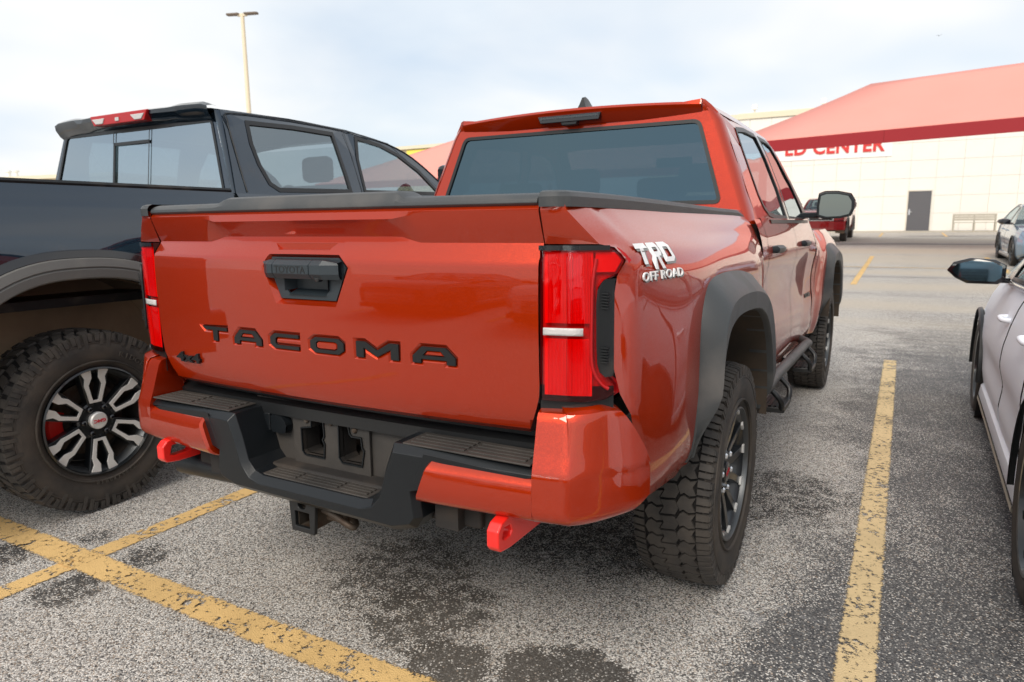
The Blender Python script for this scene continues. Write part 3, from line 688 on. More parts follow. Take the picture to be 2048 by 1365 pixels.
def flare_pts(out=True):
    O_ = [(-.515, .585), (-.515, .69), (-.508, .78), (-.508, .89), (-.505, 1.0), (-.462, 1.08), (-.395, 1.110), (-.265, 1.118), (-.10, 1.115), (.06, 1.103), (.22, 1.072), (.34, 1.005), (.43, .90), (.485, .77), (.51, .64), (.52, .50)]
    I_ = [(-.470, .61), (-.474, .70), (-.470, .79), (-.458, .875), (-.430, .925), (-.385, .962), (-.285, .984), (-.126, .986), (.06, .972), (.17, .945), (.26, .900), (.345, .82), (.40, .725), (.43, .65), (.443, .58), (.452, .50)]
    return O_ if out else I_
def in_poly(p, poly):
    c = False; n = len(poly)
    for i in range(n):
        a, b = poly[i], poly[i-1]
        if (a[1] > p[1]) != (b[1] > p[1]) and p[0] < (b[0]-a[0])*(p[1]-a[1])/(b[1]-a[1])+a[0]: c = not c
    return c
ARCH = [(lerp(i[0], o[0], .45), lerp(i[1], o[1], .45)) for o, i in zip(flare_pts(), flare_pts(False))]+[(.49, .3), (-.575, .3)]
def refine(loop, k=3):
    """Catmull-Rom subdivision of an open loop"""
    out = []
    for i in range(len(loop)-1):
        p0, p1, p2, p3 = (Vector(loop[max(i-1, 0)]), Vector(loop[i]), Vector(loop[i+1]), Vector(loop[min(i+2, len(loop)-1)]))
        for j in range(k):
            t = j/k; out.append(tuple(.5*((2*p1)+(p2-p0)*t+(2*p0-5*p1+4*p2-p3)*t*t+(3*p1-p0-3*p2+p3)*t**3)))
    out.append(tuple(loop[-1])); return out
def make_flare(par, s, dy, xb):
    O_, I_ = refine(flare_pts()), refine(flare_pts(False))
    L = []
    n_ = len(O_)
    for k, (t, x) in enumerate(((0, None), (0.03, None), (.42, .984), (.52, .992), (.96, .988), (1.0, .980), (1.0, .90))):
        row = []
        for i in range(n_):
            y, z = lerp(O_[i][0], I_[i][0], t), lerp(O_[i][1], I_[i][1], t)
            e = sst(0, .15, i/(n_-1))*sst(1, .88, i/(n_-1))
            xx = xb(y, z)+(-.006 if k == 0 else .006) if x is None else x-.045*(1-e)*(k < 6)-.03*sst(.80, .58, z)*(k < 6)*(y < 0)
            row.append((xx*s, y+dy, z))
        L.append(row)
    return MB().grid(L).build('fender_flare', 'flare', par, ang=32)
for s in (1, -1):
    rows = []
    for z in ZR:
        row = []
        seam = (.694, interp(SEAM, z)) if z >= 1.222 else (.694, -1.0)
        rx, ry = interp([(a, b[0]) for a, b in REAR], z), interp([(a, b[1]) for a, b in REAR], z)
        row.append((seam[0]*s, seam[1], z)); row.append(((seam[0]+rx)/2*s, (seam[1]+ry)/2-.003, z)); row.append((rx*s, ry, z))
        for j, y in enumerate(YS):
            if y < ry+.02: y = ry+.02+.001*j
            x = XS_(y, z)
            row.append((x*s, y, z))
        rows.append(row)
    def skip(i, j):
        if ZR[i] < 1.222-1e-6 and j < 2: return True
        if j >= 3 and j < 3+len(YS)-1:
            return in_poly(((YS[j-3]+YS[j-2])/2, (ZR[i]+ZR[i+1])/2), ARCH)
        return False
    bs = MB().grid(rows, skip=skip).build('bedside', 'orange', T, ang=28)
    make_flare(T, s, 0, XB)
    # rail cap on top of the bedside
    path = [(.694, -1.030), (.725, -1.030), (.748, -1.012), (.755, -.97), (.762, -.7), (.778, -.3), (.795, .1), (.806, .40), (.812, .60)]
    path = refine(path, 3); secs = []
    for i, (x, y) in enumerate(path):
        d = (Vector(path[min(i+1, len(path)-1)])-Vector(path[max(i-1, 0)])).normalized(); nx, ny = d.y, -d.x
        zt = 1.340-.022*sst(-.9, .6, y)-.018*sst(.50, .60, y)
        secs.append([((x+nx*a)*s, y+ny*a, zt+b) for a, b in ((.006, -.036), (.007, -.014), (.0, -.004), (-.012, 0), (-.07, 0), (-.07, -.05))])
    MB().grid(secs).build('bed_rail_cap', 'flare', T, ang=30)
    # bed inner wall
    MB().grid([[(.66*s, -.95, 1.30), (.72*s, .58, 1.29)], [(.64*s, -.95, .80), (.64*s, .58, .80)]]).build('bed_inner_wall', 'plastic', T)
    # inner arch liner
    MB().grid([[(x*s, y, z) for y, z in refine(flare_pts(False)[3:], 2)] for x in (.965, .90, .78, .60)]+[[(.58*s, -.1, .6)]*(2*12+1)]).build('wheel_arch_liner', 'liner_dark', T, ang=40)
    if s > 0:
        for ch, y0, y1 in (('T', -.886, -.818), ('R', -.806, -.745), ('D', -.733, -.664)):
            o_, hs2 = {'T': ([(0, 1), (1, 1), (1, .76), (.66, .76), (.66, 0), (.36, 0), (.36, .76), (0, .76)], []),
                       'R': ([(0, -.30), (0, 1), (.85, 1), (1, .86), (1, .50), (.86, .34), (.66, .34), (1.05, -.30), (.74, -.30), (.40, .30), (.27, .30), (.27, -.30)], [[(.27, .56), (.27, .78), (.70, .78), (.74, .74), (.74, .60), (.70, .56)]]),
                       'D': ([(0, 0), (0, 1), (.8, 1), (1, .8), (1, .2), (.8, 0)], [[(.27, .24), (.27, .76), (.68, .76), (.73, .70), (.73, .30), (.68, .24)]])}[ch]
            for nm, m_, dy, dz, dx in (('decal_shadow', 'decal_grey', .007, -.006, .0042), ('decal', 'decal_white', 0, 0, .0052)):
                S2 = lambda q: [(lerp(y0, y1, a)+dy, lerp(1.172, 1.220, b)+dz) for a, b in q]
                MB().fill(S2(o_), [S2(h_) for h_ in hs2], lambda a, b: (XS_(a, b)+dx, a, b)).build(nm, m_, bs)
        text_obj('decal_shadow', 'OFF ROAD', 'decal_grey', bs, lambda u, v, d: (XS_(u, v)+d*1.3+.003, u, v), -.872, -.634, 1.129, 1.151, .0008, off=.0, space=1.12)['kind'] = 'stuff'
        text_obj('decal', 'OFF ROAD', 'decal_white', bs, lambda u, v, d: (XS_(u, v)+d*1.3+.003, u, v), -.880, -.642, 1.133, 1.154, .002, off=-.004, space=1.12)['kind'] = 'stuff'
MB().box(-.64, .64, -.95, .58, .76, .80).build('bed_floor', 'plastic', T)
MB().box(-.74, .74, .57, .60, .70, 1.27).build('bed_front_wall', 'orange', T)

# --- tail lamps
def CY(x): return interp(CVX, x)
LR = [(.866, .80), (.872, .835), (.884, .850), (.905, .850), (.927, .834), (.951, .820), (1.0, .816), (1.086, .814), (1.127, .816), (1.143, .826), (1.158, .853), (1.185, .864), (1.200, .856), (1.214, .843), (1.219, .815)]
def lens_grid(x0, x1fn, zs, off, s, nc=9):
    rows = []
    for z in zs:
        x1 = x1fn(z); row = []
        for j in range(nc):
            x = lerp(x0, x1, j/(nc-1)); row.append((s*x, CY(x)+off, z))
        rows.append(row)
    return rows
zs_l = [.866, .872, .878, .884, .895, .905, .916, .927, .94, .951, .97, 1.0, 1.03, 1.06, 1.086, 1.11, 1.127, 1.135, 1.143, 1.15, 1.158, 1.17, 1.185, 1.193, 1.2, 1.207, 1.214, 1.219]
for s in (1, -1):
    xr = lambda z: interp(LR, z)
    hs_ = MB().grid(lens_grid(.693, lambda z: xr(z)+.004, zs_l, .018, s)).build('tail_lamp', 'lens_back', T, ang=40)
    # housing rim between lens and body
    rim = MB(); o1 = [(.693, CY(.693)+.003, z) for z in zs_l]; o2 = [(.693, CY(.693)+.05, z) for z in zs_l]
    rim.grid([flip(o1, s), flip(o2, s)]); a1 = [(xr(z)+.002, CY(xr(z))-.001, z) for z in zs_l]; a2 = [(xr(z)-.012, CY(xr(z))+.05, z) for z in zs_l]; rim.grid([flip(a1, s), flip(a2, s)])
    rim.grid([flip([(x, CY(x)+d, 1.2195) for x in (.693, .74, .78, .815)], s) for d in (-.002, .05)])
    rim.grid([flip([(x, CY(x)+d, 1.2195-dz) for x in (.693, .74, .78, .815, .84)], s) for d, dz in ((-.004, 0), (-.004, .011))])
    rim.grid([flip([(x, CY(x)+d, .8655) for x in (.693, .74, .78, .80)], s) for d in (-.002, .05)])
    rim.build('lamp_housing', 'gloss_black', hs_, ang=30)
    MB().grid(lens_grid(.702, lambda z: .806, [1.045+.02*i for i in range(9)], .006, s, 6)).build('brake_reflector', 'lens_red', hs_, ang=40)
    MB().grid(lens_grid(.702, lambda z: .806, [.878+.0165*i for i in range(9)], .006, s, 6)).build('turn_reflector', 'lens_red', hs_, ang=40)
    MB().grid(lens_grid(.810, lambda z: xr(z)-.008, [1.160, 1.172, 1.185, 1.196, 1.204], .007, s, 5)).build('side_reflector', 'lens_red', hs_, ang=40)
    rb = MB()
    for i in range(30):
        x = .710+.0031*i
        for z0, z1 in ((.880, 1.008), (1.046, 1.203)): rb.box(min(s*x, s*(x+.0013)), max(s*x, s*(x+.0013)), CY(x)+.0035, CY(x)+.0065, z0, z1)
    tag(rb.build('reflector_ribs', 'lens_red', hs_, weld=False), kind='stuff')
    for x in (.752, .764):
        for z0, z1 in ((.884, 1.008), (1.046, 1.20)): MB().box(min(s*x, s*(x+.002)), max(s*x, s*(x+.002)), CY(x)+.003, CY(x)+.009, z0, z1).build('light_guide', 'lens_dark', hs_)
    tube_ = [(.812, 1.19), (.806, 1.14), (.805, 1.08), (.805, .97), (.812, .93), (.826, .905), (.838, .895)]
    MB().tube([(s*x, CY(x)+.004, z) for x, z in refine(tube_, 3)], .0045, 8).build('light_tube', 'lens_dark', hs_, ang=60)
    MB().grid(lens_grid(.702, lambda z: .790, [1.018, 1.023, 1.030, 1.035], -.0015, s, 5)).build('reversing_lamp', 'lens_white', hs_, ang=40, solid=.004)
    MB().grid(lens_grid(.699, lambda z: xr(z)-.002, zs_l, -.0005, s, 12)).build('lens', 'lens', hs_, ang=50)
    # black vent strip beside the lamp
    TR = [(.925, .834, .846), (.935, .824, .848), (.955, .819, .848), (1.0, .817, .848), (1.09, .816, .848), (1.12, .818, .848), (1.138, .826, .848), (1.146, .834, .850)]
    mb = MB(); rws = []
    for z, xa, xb_ in TR: rws.append([(s*x, CY(x)+d, z) for x, d in ((xa, .03), (xa, -.006), (lerp(xa, xb_, .2), -.012), (lerp(xa, xb_, .9), -.006), (xb_, .001), (xb_, .04))])
    vt = mb.grid(rws).build('side_vent', 'plastic', hs_, ang=30)
    for z0 in [.958+.0065*i for i in range(6)]+[1.080+.0065*i for i in range(6)]:
        MB().box(min(s*.824, s*.842), max(s*.824, s*.842), CY(.835)-.016, CY(.835)+.01, z0, z0+.003).build('louvre', 'plastic', hs_)
    MB().grid([[(s*x, CY(x)+.012, z) for x in (.690, .74, .79, .82, .845)] for z in (.80, .83, .868, .90)]).build('lamp_filler', 'trim', T, ang=40)

# --- bumper
bump_poly = [(-.715, .676), (-.412, .695), (-.372, .600), (-.382, .535), (-.362, .505), (-.30, .488), (.30, .480), (.362, .498), (.382, .53), (.372, .60), (.412, .69), (.715, .670), (.715, .716), (.300, .720), (.272, .650), (.252, .585), (.225, .556), (.19, .547), (-.19, .547), (-.225, .556), (-.252, .585), (-.272, .650), (-.300, .720), (-.715, .720)]
mb = MB(); n_ = len(bump_poly)
ins = offset(bump_poly, -.001)
def by(x): return -1.108+.030*(x/.7)**2
L0 = [(x, by(x)+.150, z) for x, z in bump_poly]; L1 = [(x, by(x)+.022, z) for x, z in bump_poly]
L2 = [(p[0], by(p[0]), q[1]) for p, q in zip(offset(bump_poly, -.014), offset(bump_poly, -.020))]
mb.grid([L0, L1], closed=True); mb.grid([L1, L2], closed=True)
mb.fill([(p[0], p[2]) for p in L2], [], lambda a, b: (a, by(a), b))
bumper = mb.build('rear_bumper', 'plastic_clean', T, ang=24, bev=.003)
# recessed back wall with number plate bracket
H1 = [(-.095, .700), (-.052, .702), (-.050, .655), (-.058, .645), (-.050, .63), (-.054, .590), (-.128, .590), (-.137, .600), (-.138, .668), (-.097, .676)]
H2 = [(.012, .702), (.044, .704), (.050, .676), (.058, .668), (.092, .668), (.095, .64), (.101, .632), (.092, .588), (.020, .588), (.010, .600)]
bw = MB().fill([(-.34, .53), (.34, .53), (.34, .735), (-.34, .745)], [H1, H2], lambda a, b: (a, -.958, b)).build('bumper_back_wall', 'plastic_dusty', bumper, solid=.006)
MB().fill([(-.178, .556), (.122, .556), (.122, .720), (-.178, .720)], [offset(H1, .003), offset(H2, .003)], lambda a, b: (a, -.968, b)).build('number_plate_bracket', 'plastic_dusty', bumper, solid=.010, bev=.002)
for hx in (H1, H2):
    n2 = len(hx); V = [(p[0], y, p[1]) for y in (-.972, -.905) for p in hx]; MB().add(V, [(i, (i+1) % n2, n2+(i+1) % n2, n2+i) for i in range(n2)]).build('bracket_recess', 'under', bumper)
    q_ = offset(hx, .004); n2 = len(q_); V = [(p[0], -.976, p[1]) for p in q_]+[(p[0], -.976, p[1]) for p in offset(hx, .0005)]; MB().add(V, [(i, (i+1) % n2, n2+(i+1) % n2, n2+i) for i in range(n2)]).build('bracket_frame', 'plastic_clean', bumper, solid=.004)
MB().box(-.16, .12, -.86, -.85, .50, .74).build('frame_crossmember', 'steel', T)
for x, z in ((-.020, .700), (-.118, .695), (.070, .690)):
    MB().lathe([(0, 0), (-.006, .0), (-.006, .006), (-.002, .009), (0, .009)], 14, 'y', (x, -.974, z)).build('bracket_bolt', 'steel', bumper, ang=30)
# trailer socket with flap
sk = MB(); sk.prism(roundc([(-.262, .640), (-.200, .640), (-.190, .66), (-.190, .68), (-.212, .702), (-.262, .702)], .012), 'y', -.962, -.986, offset(roundc([(-.262, .640), (-.200, .640), (-.190, .66), (-.190, .68), (-.212, .702), (-.262, .702)], .012), -.004)); 
socket = sk.build('trailer_socket', 'plastic_clean', bumper, bev=.002)
MB().prism([(-.305, .648), (-.262, .640), (-.262, .704), (-.290, .704), (-.303, .692)], 'y', -.965, -.984, offset([(-.305, .648), (-.262, .640), (-.262, .704), (-.290, .704), (-.303, .692)], -.004)).build('socket_hinge', 'plastic_clean', socket, bev=.003)
MB().box(-.322, -.300, -.978, -.966, .655, .682).build('socket_tab', 'plastic_clean', socket, bev=.003)
# step pads with raised bars
def pad(x0, x1, y0, y1, z, nb, slant, seams):
    p_ = MB().prism([(x0, y0), (x1, y0), (x1-slant*.0, y1), (x0, y1)], 'z', z-.002, z+.003).build('step_pad', 'plastic_dusty', bumper, bev=.002)
    m2 = MB()
    cuts = [x0+.012]+seams+[x1-.012]
    for a, b in zip(cuts[:-1], cuts[1:]):
        for i in range(nb):
            ya = lerp(y0+.010, y1-.010, (i+.12)/nb); yb = lerp(y0+.010, y1-.010, (i+.72)/nb)
            m2.box(a+.006, b-.006, ya, yb, z+.0025, z+.0065)
    tag(m2.build('tread_bars', 'plastic_dusty', p_, bev=.001, weld=False), kind='stuff')
pad(.325, .692, -1.080, -.975, .7195, 4, 0, [.51]); pad(-.692, -.325, -1.080, -.975, .7225, 4, 0, [-.51])
pad(-.205, .205, -1.078, -.980, .547, 5, 0, [-.075, .085])
MB().add([(-.14, -.975, .5485), (.125, -.975, .5485), (.125, -.965, .553), (-.14, -.965, .553)], [(0, 1, 2, 3)]).build('scuffed_edge', P['concrete'], bumper, solid=.003)
# dark sill between tailgate and bumper
MB().grid([[(x, -.985+bow(x)*.6, z) for x in (-.72, -.5, -.25, 0, .25, .5, .72)] for z in (.70, .735)]+[[(x, -.955+bow(x)*.6, z) for x in (-.72, -.5, -.25, 0, .25, .5, .72)] for z in (.745, .83)]).build('bumper_sill', 'trim', T, ang=30)
# painted bumper corners
for s in (1, -1):
    DZ = [(.574, .045), (.582, .020), (.594, .006), (.612, .0), (.66, .0), (.700, .002), (.715, .007), (.75, .019), (.80, .034), (.83, .043), (.842, .052), (.850, .068), (.866, .085)]
    plan = refine([(.700, -1.090), (.742, -1.084), (.780, -1.077), (.800, -1.062), (.838, -1.018), (.874, -.955), (.897, -.905), (.908, -.868)], 4)
    rws = []; nv = 26
    for v in range(nv+1):
        row = []
        for i, (x, y) in enumerate(plan):
            d_ = (Vector(plan[min(i+1, len(plan)-1)])-Vector(plan[max(i-1, 0)])).normalized(); nx, ny = -d_.y, d_.x; t = i/(len(plan)-1)
            zb = lerp(.574, .590, t)+.030*sst(.75, 1, t); zt = interp([(0, .848), (.45, .850), (.62, .858), (.72, .850), (1, .706)], t)
            z = lerp(zb, zt, v/nv); off = interp(DZ, z if z < .72 else lerp(.72, .852, (z-.72)/max(.02, zt-.72)) if t < .7 else z)
            if z > .70: off *= lerp(1, .28, sst(.30, .62, t))
            if v == nv: off += .016
            row.append((s*(x+nx*off), y+ny*off, z))
        rws.append(row)
    rws.append([(p[0]-s*.03, p[1]+.05, p[2]-.01) for p in rws[-1]])
    co = MB().grid(rws).grid([[r_[0] for r_ in rws], [(s*.700, -.96, r_[0][2]) for r_ in rws]]).grid([[r_[-1] for r_ in rws], [(s*.87, -.79, r_[-1][2]) for r_ in rws]])
    co.build('bumper_corner', 'orange', bumper, ang=32)
    SZ = [(.574, .045), (.582, .022), (.592, .007), (.604, .0), (.640, -.001), (.672, .0), (.680, .004), (.690, .016), (.697, .026), (.699, .060)]
    rws = []
    for z, off in SZ:
        x0 = lerp(.384, .420, (z-.60)/.09); row = [(s*(x0+.004), -1.116+.05, z), (s*x0, -1.116+off+.006, z), (s*(x0+.006), -1.118+off, z)]
        for x in (.46, .52, .58, .64, .700): row.append((s*x, interp([(.40, -1.118), (.70, -1.090)], x)+off, z))
        rws.append(row)
    MB().grid(rws).build('bumper_strip', 'orange', bumper, ang=32)
    # tow hook
    dz_ = 0 if s > 0 else .018
    hk = [(y, z+dz_) for y, z in [(-1.124, .522), (-1.112, .508), (-1.07, .502), (-.84, .50), (-.84, .575), (-.98, .588), (-1.06, .588), (-1.108, .578), (-1.124, .562)]]
    hole = [(y, z+dz_) for y, z in ([(-1.104, .541), (-1.094, .535), (-1.066, .535), (-1.058, .543), (-1.066, .560), (-1.096, .562)] if s > 0 else [(-1.098, .532), (-1.086, .526), (-1.03, .526), (-1.02, .534), (-1.03, .560), (-1.09, .560)])]
    mb = MB()
    for x in (.598, .632): mb.fill(hk, [hole], lambda a, b: (s*x, a, b))
    for lp in (hk, hole):
        n2 = len(lp); mb.add([(s*x, p[0], p[1]) for x in (.598, .632) for p in lp], [(i, (i+1) % n2, n2+(i+1) % n2, n2+i) for i in range(n2)])
    mb.build('tow_hook', 'hook', T, bev=.005, seg=3)
    MB().box(min(s*.51, s*.594), max(s*.51, s*.594), -1.0, -.7, .49, .60).build('hook_bracket', 'under', T, bev=.01)
    MB().prism([(s*.40, .50), (s*.47, .50), (s*.47, .60), (s*.40, .60)], 'y', -1.05, 3.9).build('chassis_rail', 'under', T)
# hitch receiver
hy = -1.062
mb = MB(); sq = [(-.112, .385), (-.022, .385), (-.014, .47), (-.014, .49), (-.118, .49), (-.118, .47)]; ho = [(-.096, .402), (-.040, .402), (-.040, .448), (-.096, .448)]
ho2 = [(-.068+.016*math.cos(a), .468+.011*math.sin(a)) for a in [k*math.pi/5 for k in range(10)]]
for y in (hy, hy+.014): mb.fill(sq, [ho, ho2], lambda a, b: (a, y, b))
for lp in (sq, ho, ho2):
    n2 = len(lp); mb.add([(p[0], y, p[1]) for y in (hy, hy+.014) for p in lp], [(i, (i+1) % n2, n2+(i+1) % n2, n2+i) for i in range(n2)])
hitch = mb.build('hitch_receiver', 'trim', T, bev=.003)
mb = MB()
for a, b in (((-.100, .398), (-.036, .452)), ):
    for y0, y1 in ((hy+.014, hy+.24),):
        mb.box(a[0], a[0]+.006, y0, y1, a[1], b[1]); mb.box(b[0]-.006, b[0], y0, y1, a[1], b[1]); mb.box(a[0], b[0], y0, y1, a[1]-.006, a[1]); mb.box(a[0], b[0], y0, y1, b[1], b[1]+.006)
mb.build('receiver_tube', 'steel', hitch)
MB().tube(refine([(-.012, -1.03, .455), (.03, -1.035, .450), (.085, -1.04, .435), (.100, -1.03, .425), (.080, -1.00, .425), (.03, -.99, .44)], 4), .010, 8).build('safety_loop', 'steel', hitch, ang=60)
MB().box(-.014, .06, -1.02, -.98, .42, .50).build('loop_gusset', 'steel', hitch, bev=.004)
MB().box(-.52, .52, -1.02, -.93, .50, .56).build('bumper_beam', 'under', T, bev=.01)
MB().tube([(-.72, -.965, .468), (-.40, -.965, .478)], .042, 28).build('tail_muffler', 'plastic_clean', T, ang=50)
MB().lathe([(-.09, .26), (-.11, .32), (-.08, .385), (0, .40), (.08, .385), (.11, .32), (.09, .26), (.0, .22)], 56, 'z', (0.0, -.52, .50)).build('spare_tyre', 'rubber', T, ang=50)
MB().tube([(-.75, 0, .40), (.75, 0, .40)], .05, 16).lathe([(-.11, 0), (-.09, .11), (0, .15), (.09, .11), (.11, 0)], 20, 'x', (0, 0, .40)).build('rear_axle', 'under', T, ang=50)
for s in (1, -1): MB().tube(refine([(s*.52, -.75, .52), (s*.52, -.35, .43), (s*.52, 0, .40), (s*.52, .4, .43), (s*.52, .75, .52)], 3), .03, 8).build('leaf_spring', 'under', T, ang=60)

# --- cab lower body: doors and front fender
DPR = [(.50, .835), (.54, .868), (.60, .886), (.68, .890), (.76, .886), (.84, .876), (.92, .872), (1.00, .880), (1.08, .896), (1.12, .898), (1.18, .890), (1.24, .872), (1.28, .852)]
def XD(y, z):
    x = interp(DPR, z)
    x += .022*sst(2.15, 2.6, y)*sst(.66, .80, z)*sst(1.25, 1.05, z)
    x += .016*sst(2.0, 2.5, y)*sst(.85, .60, z)
    return x
def XF(y, z):
    yy = y-3.37
    x = lerp(XD(2.5, z), interp([(.5, .85), (.7, .89), (1.05, .905), (1.12, .885), (1.18, .85), (1.24, .80)], z), sst(2.45, 2.9, y))
    d = math.sqrt((abs(yy+.06)/.60)**2.6+(max(0, z-.40)/.745)**2.6)**(1/1.3)
    x += .040*sst(1.26, .98, d)
    return x-.16*sst(3.85, 4.35, y)**1.5
def door_panel(s, name, ya, yb, za=.53, zb=1.285, top=None, arch=None):
    ny = max(8, int((yb-ya)/.04)); rows = []
    for i in range(27):
        row = []
        for j in range(ny+1):
            t = j/ny; z = lerp(za, zb, i/26); y0, y1 = ya, yb
            if arch: y0 = max(ya, interp(arch, z))
            y = lerp(y0, y1, t); row.append((s*XD(y, z), y, z))
        rows.append(row)
    rows.append([(p[0]-s*.03, p[1], p[2]+.004) for p in rows[-1]])
    return MB().grid(rows).build(name, 'orange', T, ang=34)
rear_arch = [(.5, .56), (.60, .55), (.70, .53), (.80, .50), (.92, .46), (1.0, .62), (1.3, .62)]
for s in (1, -1):
    # cab corner ahead of the bed
    MB().grid([[(s*XD(.7, z), max(.615, interp(rear_arch, z) if z < 1 else .615), z), (s*XD(.7, z), .75, z)] for z in [.50+.03*i for i in range(27)]]).build('cab_corner', 'orange', T, ang=30)
    d1 = door_panel(s, 'rear_door', .757, 1.640); d2 = door_panel(s, 'front_door', 1.648, 2.44)
    for d_, y in ((d1, .955), (d2, 1.955)):
        mb = MB(); sc_ = []
        for t, w_, h_ in ((-.10, .004, .012), (-.085, .036, .016), (-.03, .044, .017), (.05, .044, .017), (.085, .036, .016), (.10, .004, .012)):
            x0 = XD(y, 1.145)-.008; sc_.append([(s*(x0+a*w_), y+t, 1.146+b*h_) for a, b in ((0, -1), (.75, -1), (1, -.45), (1, .35), (.7, 1), (0, 1))])
        mb.grid(sc_, closed=True); mb.build('door_handle', 'plastic_clean', d_, ang=25)
        MB().grid([[(s*(XD(y, 1.15)+.0015-.006*math.cos(a)), y-.01+.085*math.cos(a)*q, 1.148+.042*math.sin(a)*q) for a in [k*math.pi/10 for k in range(20)]] for q in (.35, .98)], closed=True).build('handle_recess', 'orange', d_, ang=60) if False else None
    MB().grid([[(s*XD(y, z)-s*.012, y, z) for y in (.70, 1.64, 2.60)] for z in (.47, .50, .54)]).build('sill_panel', 'orange', T, ang=40)
    MB().grid([[(s*(XD(1.5, z)-.02), y, z) for y in (.62, 2.5)] for z in (.5, .8, 1.1, 1.27)]).build('door_jamb', 'trim', T)
    # front fender
    ZF = [.52+.03*i for i in range(24)]; YF = [2.447]+[2.47+.035*i for i in range(54)]
    fl = [(y+3.37, z) for y, z in ARCH]
    rws = [[(s*XF(y, z), y, z) for y in YF] for z in ZF]
    MB().grid(rws, skip=lambda i, j: in_poly(((YF[j]+YF[j+1])/2, (ZF[i]+ZF[i+1])/2), fl)).build('front_fender', 'orange', T, ang=34)
    make_flare(T, s, 3.37, lambda y, z: XF(y+3.37, z))
    MB().grid([[(x*s, y+3.37, z) for y, z in refine(flare_pts(False), 2)] for x in (.975, .90, .78, .60)]).build('wheel_arch_liner', 'liner_dark', T, ang=40)
    text_obj('door_badge', 'TACOMA', 'letter_black', d2, (lambda ss: lambda u, v, d: (ss*(XD(u, v)+d), u, v))(s), 2.22, 2.40, .80, .825, .004, off=.02)
    # step bar with two drop steps
    st = MB().tube(refine([(s*.80, .42, .60), (s*.925, .52, .575), (s*.93, .9, .570), (s*.93, 1.9, .548), (s*.925, 2.12, .540), (s*.80, 2.25, .56)], 4), .026, 14).build('step_bar', 'flare', T, ang=60)
    for yc in (.80, 1.84):
        zt = .572-.018*(yc-.6)
        for e in (-1, 1): MB().tube(refine([(s*.93, yc+e*.13, zt), (s*.985, yc+e*.13, zt-.055), (s*.990, yc+e*.10, zt-.100), (s*.985, yc+e*.07, zt-.108)], 3), .012, 8).build('step_hanger', 'trim', st, ang=60)
        MB().prism([(s*.90, yc-.115), (s*1.0, yc-.10), (s*1.0, yc+.10), (s*.90, yc+.115)], 'z', zt-.122, zt-.098).build('step_tread', 'trim', st, bev=.004)
        for q in range(4): MB().box(min(s*(.91+.022*q), s*(.922+.022*q)), max(s*(.91+.022*q), s*(.922+.022*q)), yc-.095, yc+.095, zt-.098, zt-.092).build('step_rib', 'trim', st)
        MB().tube([(s*.75, yc, .50), (s*.90, yc, zt-.11)], .018, 8).build('step_arm', 'under', st)
# hood, cowl and nose
MB().grid([[(x*interp([(2.4, .80), (3.6, .80), (4.2, .74), (4.33, .66)], y), y, interp([(2.4, 1.255), (2.7, 1.25), (3.5, 1.20), (4.1, 1.12), (4.33, 1.02)], y)+.035*(1-abs(x)**3)) for x in [-1+.1*i for i in range(21)]] for y in [2.42, 2.6, 2.8, 3.0, 3.2, 3.4, 3.6, 3.8, 4.0, 4.15, 4.28, 4.33]]).build('hood', 'orange', T, ang=40)
MB().grid([[(x, 4.36-.12*(x/.8)**2-.0*abs(z), z) for x in [-.80+.1*i for i in range(17)]] for z in (.50, .60, .8, .95, 1.04)]).build('front_fascia', 'plastic', T, ang=40)
for s in (1, -1): MB().grid([[(s*x, 4.38-.12*(x/.8)**2, z) for x in (.55, .65, .78)] for z in (.92, 1.02)]).build('head_lamp', 'lens_white', T, ang=40)

# --- greenhouse
def XG(z): return interp([(1.26, .855), (1.30, .842), (1.50, .770), (1.70, .690), (1.735, .668), (1.76, .64)], z)
def win_frame(par, name, poly, mp, m, fw=.016, frame_m='trim', inset=.004):
    gl = MB().fill(offset(poly, -.004), [], lambda a, b: mp(a, b, -inset)).build(name, m, par, ang=60)
    out = offset(poly, .006); inn = offset(poly, -fw); n2 = len(poly)
    V = [mp(p[0], p[1], .0035) for p in out]+[mp(p[0], p[1], .0035) for p in inn]+[mp(p[0], p[1], -.012) for p in inn]
    MB().add(V, [(i, (i+1) % n2, n2+(i+1) % n2, n2+i) for i in range(n2)]+[(n2+i, n2+(i+1) % n2, 2*n2+(i+1) % n2, 2*n2+i) for i in range(n2)]).build('window_seal', frame_m, gl, ang=30)
    return gl
W1 = [(.925, 1.690), (.905, 1.60), (.900, 1.48), (.915, 1.39), (.955, 1.335), (1.04, 1.300), (1.20, 1.288), (1.56, 1.284), (1.56, 1.45), (1.52, 1.60), (1.44, 1.715), (1.15, 1.712)]
W2 = [(1.52, 1.712), (1.60, 1.60), (1.640, 1.45), (1.640, 1.284), (2.06, 1.278), (2.33, 1.278), (2.30, 1.36), (2.16, 1.50), (1.98, 1.635), (1.86, 1.70), (1.75, 1.715)]
SIDE = [(.70, 1.265), (2.52, 1.262), (2.40, 1.37), (2.24, 1.51), (2.05, 1.66), (1.92, 1.745), (1.4, 1.765), (.95, 1.760), (.72, 1.750), (.70, 1.60), (.685, 1.40)]
